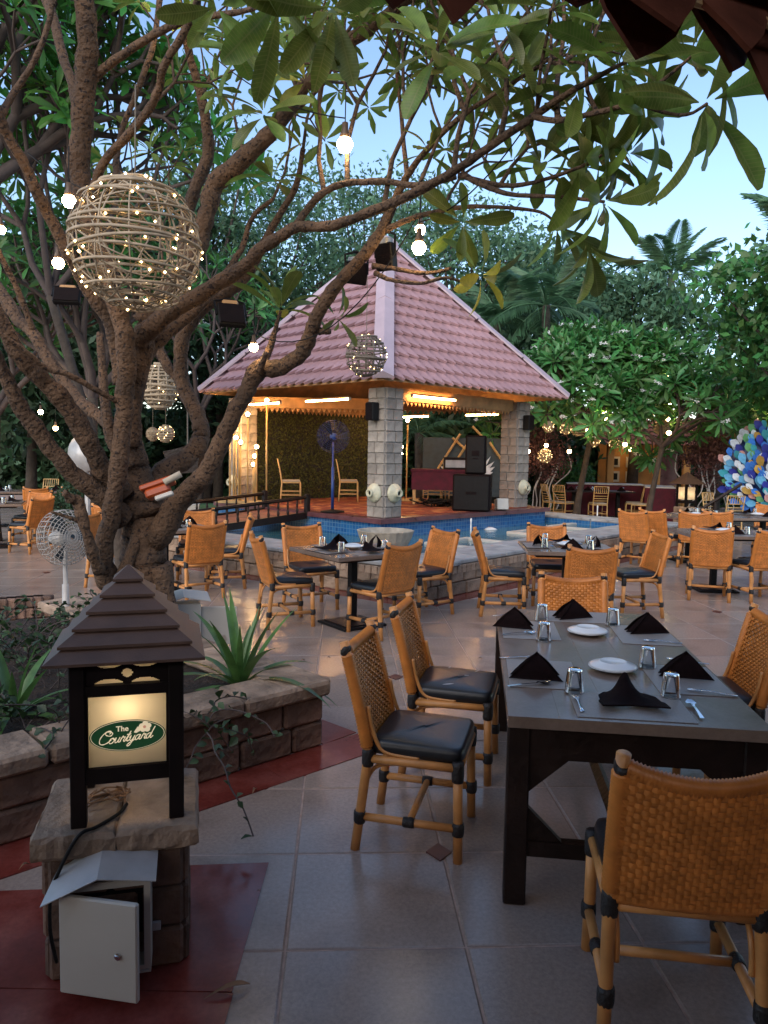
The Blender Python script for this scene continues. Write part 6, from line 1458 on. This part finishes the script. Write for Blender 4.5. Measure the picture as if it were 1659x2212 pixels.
def wire_ball(px, py, Y, dpx, label, rings=13, mer=7, band=.02, mat=wick_m, fairy=40, hang=.5, seed=1, squash=1., extra=6):
    p = P(px, py, Y); rad = dpx * PX(Y) / 2; t = empty('wire_ball', tuple(p), 0, label, 'lantern', 'wire ball lanterns'); g = random.Random(seed)
    def ring(c, u, v, r_, w_, th, name):
        b = MB(); N = 40; V = []; nn = u.cross(v)
        for i in range(N):
            a = 2 * math.pi * i / N; d = u * math.cos(a) + v * math.sin(a); jit = 1 + .006 * math.sin(3 * a + c.z * 40)
            for (e, f) in ((-th, -w_), (th, -w_), (th, w_), (-th, w_)): V.append(c + d * (r_ * jit + e) + nn * f)
        b.add(V, [(i * 4 + k, i * 4 + (k + 1) % 4, ((i + 1) % N) * 4 + (k + 1) % 4, ((i + 1) % N) * 4 + k) for i in range(N) for k in range(4)]).build(name, mat, t, True)
    X, Y_, Z = Vector((1, 0, 0)), Vector((0, 1, 0)), Vector((0, 0, 1))
    for k in range(rings):
        la = R(-78 + 156 * (k + .5) / rings); Tm = Matrix.Rotation(g.uniform(-.09, .09), 3, 'X') @ Matrix.Rotation(g.uniform(-.09, .09), 3, 'Y')
        ring(Vector((0, 0, rad * math.sin(la) * squash)), Tm @ X, Tm @ Y_, rad * math.cos(la), band * g.uniform(.35, .6), .003, 'cane_ring')
    for k in range(mer):
        a = math.pi * k / mer; ring(Vector((0, 0, 0)), Vector((math.cos(a), math.sin(a), 0)), Z * squash, rad * .985, band * .3, .0025, 'rib')
    for k in range(extra):
        d = Vector((g.uniform(-1, 1), g.uniform(-1, 1), g.uniform(.2, 1))).normalized(); Fm = frame(d); ring(Vector((0, 0, 0)), Fm @ X, Fm @ Y_, rad * .975, band * .3, .003, 'crossing_cane')
    b = MB()
    for k in range(fairy):
        d = Vector((g.gauss(0, 1), g.gauss(0, 1), g.gauss(0, 1))).normalized() * rad * 1.01; d.z *= squash; s_ = max(.0065, rad * .022)
        b.add([d + Vector(v) * s_ for v in ((1, 0, 0), (-1, 0, 0), (0, 1, 0), (0, -1, 0), (0, 0, 1), (0, 0, -1))], [(0, 2, 4), (2, 1, 4), (1, 3, 4), (3, 0, 4), (2, 0, 5), (1, 2, 5), (3, 1, 5), (0, 3, 5)])
    if fairy: tag(b.build('fairy_lights', fairy_m, t), kind='stuff')
    MB().tube([(0, 0, rad * squash), (0, .02, rad * squash + hang)], .004, 5).build('hanging_wire', wire_m, t)
wire_ball(293, 528, 4.3, 272, 'large whitewashed cane ball lantern with fairy lights in the big tree', 19, 7, .013, wick_m, 80, .5, 3, 1., 12)
wire_ball(791, 768, 9.5, 88, 'small wire ball lantern with fairy lights before the pavilion ridge', 12, 8, .02, wire_m, 40, 1.2, 4)
wire_ball(345, 835, 9.0, 78, 'cane ball lantern between the inner branches of the big tree', 13, 7, .028, wick_m, 24, .8, 5, 1.25)
wire_ball(358, 937, 13.0, 36, 'glowing small wire ball behind the curved branch', 9, 6, .03, wick_m, 46, .6, 6)
wire_ball(330, 938, 13.5, 28, 'unlit pale wire ball beside the glowing small one', 9, 6, .03, wick_m, 0, .6, 7)
wire_ball(193, 920, 13, 30, 'small wire ball lantern behind the left branches', 9, 6, .03, wick_m, 24, .6, 8)
for k, (px, py, d, lb, fa) in enumerate(((1185, 922, 24, 'fairy lit wire ball left of the dim cane ball', 40), (1222, 925, 26, 'second fairy lit wire ball beside the dim cane ball', 40), (1250, 925, 34, 'dim cane ball under the flowering frangipani', 0), (1428, 923, 32, 'dim cane ball above the lit hut roof', 0), (1177, 985, 30, 'bright fairy lit ball over the dry pink shrub', 60), (1283, 952, 26, 'fairy lit ball beside the frangipani trunk', 40), (1327, 958, 22, 'fairy lit ball before the hut eave', 40))):
    wire_ball(px, py, 18 + .3 * k, d, lb, 8, 5, .03, wick_m, fa, .8, 20 + k)
# floodlights clamped in the tree
def floodlight(px, py, Y, w_, h, rz, tilt, label, flip=False):
    p = P(px, py, Y); t = empty('floodlight', tuple(p), rz, label, 'floodlight', 'floodlights in the big tree'); Tm = Matrix.Rotation(tilt, 4, 'X')
    MB().bbox((0, 0, 0), (w_, .05, h), .008).build('housing', black_m, t, M4=Tm); MB().bbox((0, -.028, 0), (w_ * .92, .008, h * .9), .003).build('lens', spk_m, t, M4=Tm)
    for k in range(7): MB().box((-w_ * .42 + w_ * .84 * k / 6, .04, 0), (.006, .03, h * .85)).build('cooling_fin', black_m, t, M4=Tm)
    MB().bbox((0, .02, h * .56), (w_ * .6, .09, h * .28), .012).build('driver_box', soffit_m if not flip else zinc_m, t, M4=Tm)
    MB().tube([(-w_ / 2 - .01, 0, 0), (-w_ / 2 - .012, .02, h * .75), (0, .03, h * .95), (w_ / 2 + .012, .02, h * .75), (w_ / 2 + .01, 0, 0)], .009, 6).build('yoke', black_m, t, M4=Tm)
floodlight(500, 682, 5.5, .19, .19, R(22), R(-32), 'black floodlight hanging in the tree before the pavilion roof')
floodlight(832, 555, 4.9, .12, .17, R(-30), R(12), 'black floodlight fixed behind the branch at the pavilion apex', True)
floodlight(770, 590, 5.0, .14, .14, R(30), R(10), 'black floodlight half hidden behind the rising branch', True)
floodlight(145, 640, 6.0, .2, .14, R(10), R(-30), 'black floodlight below the left hanging bulb')
p = P(350, 1052, 5.02); t = empty('orange_work_lamp', tuple(p), R(12), 'orange work lamp wedged in the fork of the big tree', 'lamp')
Om = Matrix.Rotation(R(-20), 4, 'Y') @ Matrix.Rotation(R(-14), 4, 'X')
MB().bbox((-.02, 0, .02), (.22, .18, .035), .015).build('reflector', orange_m, t, M4=Om); MB().bbox((-.03, -.03, -.03), (.16, .12, .06), .02).build('shell', orange_m, t, M4=Om); MB().bbox((-.0, -.06, -.075), (.12, .05, .03), .008).build('ballast', white_m, t, M4=Om)
MB().tube([(.03, -.1, .0), (.15, -.1, .02)], .022, 10).build('handle', bowl_m, t, True, Om)
# dark speaker wedge and boat shaped board behind the curved branch
p = P(390, 985, 9.5); t = MB().add([(p.x - .22, p.y, p.z + .05), (p.x + .26, p.y, p.z + .17), (p.x + .2, p.y, p.z - .2), (p.x - .12, p.y, p.z - .23), (p.x - .22, p.y + .3, p.z + .05), (p.x + .26, p.y + .3, p.z + .17), (p.x + .2, p.y + .3, p.z - .2), (p.x - .12, p.y + .3, p.z - .23)], [(3, 2, 1, 0), (4, 5, 6, 7), (0, 1, 5, 4), (1, 2, 6, 5), (2, 3, 7, 6), (3, 0, 4, 7)]).build('hanging_trough', wood_m); tag(t, 'dark wooden trough hung behind the curved branch', 'trough')
MB().tube([(p.x + .05, p.y + .15, p.z), (p.x + .05, p.y + .15, p.z + 1.2)], .01, 5).build('hanger', wire_m, t)
p = P(178, 980, 11.5); t = empty('dish', tuple(p), R(-20), 'grey round dish on a white post behind the left branches', 'dish'); MB().lathe([(0, .1), (.15, .08), (.27, .0), (.3, -.03), (.28, 0), (.15, .1), (0, .12)], 24, rot=rotm(R(90))).build('dish_face', zinc_m, t, True); MB().tube([(0, .1, 0), (0, .1, -p.z)], .04, 8).build('post', zinc_m, t)
# string wires
for k, (a, b, sag, lb) in enumerate((((745, 255, 4.5), (400, 60, 5.2), .12, 'thin black wire strung from the sky bulb to the upper branches'), ((905, 480, 4.6), (1150, 252, 3.9), .1, 'thin black wire from the apex bulb along the right branches'), ((548, 720, 5.0), (900, 470, 4.7), .3, 'thin wire looping before the pavilion roof'), ((60, 330, 4.7), (290, 420, 4.5), .08, 'thin wire above the large cane ball'))):
    A, B = P(*a), P(*b); tag(MB().tube([A.lerp(B, i / 12) - Vector((0, 0, sag * 4 * (i / 12) * (1 - i / 12))) for i in range(13)], .004, 5).build('string_wire', black_m), lb, 'wire')

# ================================================================== eave overhead, nearest the viewer
E0 = Vector((.195, 1.815)); ed = Vector((.927, .375)).normalized(); en = Vector((ed.y, -ed.x))     # en points back over the viewer
ev = empty('tiled_eave', (0, 0, 0), 0, 'dark tiled eave with pointed terracotta fringe above the long table', 'roof')
def ep(s_, b_, z): q = E0 + ed * s_ + en * b_; return Vector((q.x, q.y, z))
def rz_(b_): return 2.86 + .36 * b_
V = [ep(-9, -.04, rz_(-.04) + .05), ep(9, -.04, rz_(-.04) + .05), ep(9, 6, rz_(6) + .05), ep(-9, 6, rz_(6) + .05)]; V += [v + Vector((0, 0, .08)) for v in V]
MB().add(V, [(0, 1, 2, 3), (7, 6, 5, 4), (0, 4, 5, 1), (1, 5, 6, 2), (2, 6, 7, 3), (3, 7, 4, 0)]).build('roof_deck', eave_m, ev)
for k in range(2):
    for i in range(-10, 16):
        s0 = i * .235 + k * .12; wd, ht = .27, (.245, .325)[k]; b = MB(); V = []
        tipx = rnd.uniform(-.02, .02); ht += rnd.uniform(-.02, .03)
        prof = [(-.5, 0), (-.5, -.38), (-.38, -.62), (-.18, -.85), (tipx, -1), (.2, -.83), (.4, -.6), (.5, -.36), (.5, 0)]
        for th in (0, .014):
            for x, z in prof: V.append((x * wd, .05 * (1 - (2 * x) ** 2) * -1 + th, z * ht))
        n_ = len(prof); b.add(V, [tuple(range(n_)), tuple(range(2 * n_ - 1, n_ - 1, -1))] + [(j, j + n_, (j + 1) % n_ + n_, (j + 1) % n_) for j in range(n_)])
        c_ = ep(s0, .01 + k * .1, 2.94 + k * .02)
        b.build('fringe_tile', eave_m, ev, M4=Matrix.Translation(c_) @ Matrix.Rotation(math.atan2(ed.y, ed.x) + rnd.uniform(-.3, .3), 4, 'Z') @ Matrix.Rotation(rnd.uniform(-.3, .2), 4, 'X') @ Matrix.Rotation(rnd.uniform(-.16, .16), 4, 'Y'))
MB().tube([ep(-9, .22, 2.86), ep(9, .22, 2.86)], .05, 8).build('purlin', wood_m, ev); MB().tube([ep(-9, .16, 2.77), ep(9, .16, 2.77)], .012, 8).build('conduit', soffit_m, ev)
for i in range(-5, 8): MB().tube([ep(i * 1.1 + .35, .02, rz_(0) - .0), ep(i * 1.1 + .35, 5.9, rz_(5.9) - .0)], .045, 6).build('rafter', wood_m, ev)
for s_ in (-3.6, 3.9):
    a = ep(s_, .22, 0); MB().bbox((a.x, a.y, 1.405), (.14, .14, 2.8), .01).build('eave_post', wood_m, ev)
for s_ in (-8.5, -3, 3, 8.5):
    a = ep(s_, 5.8, 0); MB().bbox((a.x, a.y, rz_(5.8) / 2), (.18, .18, rz_(5.8)), .01).build('eave_post', wood_m, ev)

bld = empty('unseen_verandah_walls', tuple(ep(0, 4.2, 0)), math.atan2(ed.y, ed.x), 'unseen ochre verandah walls added behind the eave to block sky light', 'building')  # unseen walls, added to keep rear sky light off the foreground
MB().box((0, 0, 1.6), (18, .2, 3.2)).build('rear_wall', wallp_m, bld)  # ochre so the added walls bounce warm light forward
for s_ in (-1, 1): MB().box((s_ * 8.6, 1.7, 1.5), (.2, 3.2, 3.0)).build('side_wall', wallp_m, bld)
for k in range(6): MB().bbox((-7.5 + k * 3, .13, 1.1), (1.1, .06, 2.2), .01).build('door_leaf', maroon_m, bld)

# ================================================================== things at the back
q = P(1395, 1000, 25.0); hut = empty('garden_hut', (q.x, q.y, 0), R(-4), 'ochre walled hut with terracotta roof lit behind the frangipanis', 'hut')
MB().box((0, 1.2, 1.05), (2.6, .15, 2.1)).build('back_wall', wallp_m, hut)
for sx in (-1.15, .35, 1.3): MB().bbox((sx, 0, 1.05), (.22, .22, 2.1), .02).build('column', wallp_m, hut)
for k in range(9):
    V = []; n_ = 60
    z0, y0 = 2.05 + k * .14, -.45 + k * .2
    for r_ in (0, 1):
        for i in range(n_ + 1): V.append((-1.75 + 3.5 * i / n_, y0 + r_ * .22, z0 + r_ * .14 + .035 * (1 if i % 4 in (1, 2) else 0) + (.03 if r_ == 0 else 0)))
    MB().add(V, [(i, i + 1, n_ + 2 + i, n_ + 1 + i) for i in range(n_)]).build('tile_course', terra_m, hut)
for k, (x, z) in enumerate(((-.75, 1.5), (-.2, 1.5), (.15, 1.5), (-.75, 1.0), (-.2, 1.0))):
    pf = MB().box((x, 1.10, z), (.34, .04, .36)).build('picture_frame', white_m, hut); MB().box((x, 1.075, z), (.2, .02, .22)).build('picture', black_m, pf)
MB().lathe([(0, 1.86), (.05, 1.9), (.06, 1.95), (0, 2.0)], 10, (-.4, .5, 0)).build('ceiling_lamp', bulbfar_m, hut, True)
MB().box((1.05, 1.1, 1.0), (.6, .05, 2.0)).build('red_door', maroon_m, hut)
q = P(880, 1000, 27); t = empty('red_roofed_kiosk', (q.x, q.y, 0), 0, 'red roofed kiosk glimpsed past the front pillar', 'kiosk')
MB().box((0, .6, .9), (1.6, 1.2, 1.8)).build('wall', darkw_m, t)
for k in range(5): MB().box((0, -.35 + k * .22, 1.88 + k * .16), (2.1, .26, .04), rotm(R(36))).build('tile_course', terra_m, t)
# far lantern on pedestal, with its own parts
q = P(1483, 1075, 18.5); t = empty('lantern', (q.x, q.y, 0), R(20), 'far brown lantern with lit panes beside the petal mural', 'lantern')
MB().bbox((0, 0, .25), (.42, .42, .5), .02).build('stone_base', sand_m, t); MB().bbox((0, -.26, .28), (.3, .1, .42), .01).build('meter_box', zinc_m, t)
for sx in (-1, 1):
    for sy in (-1, 1): MB().box((sx * .15, sy * .15, .78), (.045, .045, .56)).build('corner_post', lant_m, t)
for i in range(4): MB().box((0, -.14, .83), (.25, .006, .3)).build('pane', pane_m, t, M4=Matrix.Rotation(i * math.pi / 2, 4, 'Z')); MB().box((0, -.15, .62), (.26, .03, .06)).build('rail', lant_m, t, M4=Matrix.Rotation(i * math.pi / 2, 4, 'Z'))
MB().lathe([(0, .76), (.04, .8), (.04, .84), (0, .88)], 10).build('glowing_bulb', lampin_m, t, True)
for k in range(4):
    r0, r1 = .3 * (1 - k / 4) + .01, max(.3 * (1 - (k + 1) / 4) - .01, .004); V = [(sx * r, sy * r, z) for r, z in ((r0, 1.06 + k * .07), (r1, 1.14 + k * .07)) for sx, sy in ((-1, -1), (1, -1), (1, 1), (-1, 1))]
    MB().add(V, [(j, (j + 1) % 4, 4 + (j + 1) % 4, 4 + j) for j in range(4)] + [(3, 2, 1, 0), (4, 5, 6, 7)]).build('roof_tier', lroof_m, t)
# petal mural sculpture
q = P(1692, 1018, 17.0); t = empty('petal_sculpture', (q.x, q.y, 0), R(-14), 'round sculpture of overlapping blue, white, green and yellow petals', 'sculpture')
PETC = [M('petal_%s' % nm, c, .5, var=.15, scale=5, objvar=.25) for nm, c in (('blue', (.03, .16, .55)), ('deep', (.025, .035, .30)), ('sky', (.12, .38, .62)), ('white', (.6, .66, .72)), ('green', (.12, .34, .14)), ('ochre', (.5, .30, .06)), ('pink', (.5, .25, .22)), ('teal', (.04, .30, .36)))]
V, Fc = leaf_tpl(1, .55, .1, .15, 6, 0); PM = []
for mt in PETC: me = fast_mesh('petal', V, Fc, True); me.materials.append(mt); PM.append(me)
MB().lathe([(0, -.1), (.9, -.08), (1.1, 0), (.9, .12), (0, .25)], 30, (0, 0, 0), rot=rotm(R(90))).build('dome', blue_m, t, True, Matrix.Translation((0, .08, q.z)) @ Matrix.Diagonal((1.05, 1, .95, 1)))
g_ = random.Random(3)
for k in range(290):
    f = math.sqrt((k + .5) / 290); a = k * 2.39996; x, z = 1.22 * f * math.cos(a), 1.08 * f * math.sin(a)
    o = linkobj('petal', PM[g_.choice((0, 0, 1, 2, 2, 3, 3, 4, 5, 6, 7, 1))], None, t); el = math.atan2(z + .9, x * .8) + g_.uniform(-.5, .5)
    X_ = Vector((math.cos(el), -.25 - .2 * g_.random(), math.sin(el))).normalized(); N_ = Vector((0, -1, 0)); Y_ = N_.cross(X_).normalized(); N_ = X_.cross(Y_); s_ = .25 * g_.uniform(.8, 1.3)
    mm = Matrix.Identity(4); pz = Vector((x, -.10 - .26 * (1 - f * f), q.z + z))
    for i in range(3): mm[i][0] = X_[i] * s_; mm[i][1] = Y_[i] * s_; mm[i][2] = N_[i] * s_; mm[i][3] = pz[i]
    o.matrix_local = mm
MB().tube([(0, .1, 0), (.03, .1, q.z)], .09, 8).build('stand', wood_m, t)
q = P(1545, 1090, 16.5); t = empty('parasol_stand', (q.x, q.y, 0), 0, 'folded dark parasol stand on a round white base', 'stand'); MB().lathe([(.5, 0), (.5, .05), (.42, .07), (.1, .08), (.05, .12)], 24).build('base', white_m, t, True); MB().tube([(0, 0, .1), (0, 0, .75)], .05, 8).build('post', wood_m, t); MB().tube([(-.25, 0, .62), (.55, 0, 1.15)], .035, 6).build('strut', wood_m, t)
# low kerb boxes beyond the pool on the left
q = P(440, 1065, 17.5); t = empty('raised_bed', (q.x, q.y, 0), R(10), 'low white and green painted bed beyond the footbridge', 'planter')
for k in range(6): MB().bbox((-1.2 + k * .45, 0, .22), (.44, .4, .44), .015).build('kerb_block', (white_m, leaf_palm)[k % 2], t)

# ================================================================== litter on the floor
def litter(px, py, L, label, rz, name='fallen_leaf'):
    g = G(px, py); V, Fc = leaf_tpl(L, .16 if L > .1 else .3, 0, .9, 6, .0); V[:, 2] = np.abs(V[:, 1]) * .8 + .012 * np.sin(V[:, 0] / L * 3.1) + .004
    o = linkobj(name, fast_mesh(name, V, Fc, True), trash_m); o.location = (g.x, g.y, .006); o.rotation_euler = (0, 0, R(rz)); tag(o, label, 'leaf', 'dry leaves on the floor')
litter(440, 2165, .15, 'long curled dry pod on the red floor patch', 28, 'dry_pod'); litter(545, 1720, .06, 'thin pale curled leaf on the grey floor', 80); litter(553, 1935, .02, 'tiny dry scrap at the corner of the red patch', 10)
litter(648, 1432, .05, 'small dark scrap on the floor near the lily', 40); litter(1030, 1427, .05, 'small dry leaf on the floor beside the long table', 10); litter(40, 1885, .05, 'dark scrap beside the pedestal foot', 60); litter(705, 1425, .035, 'pale scrap on the floor near the bowl table', 20)
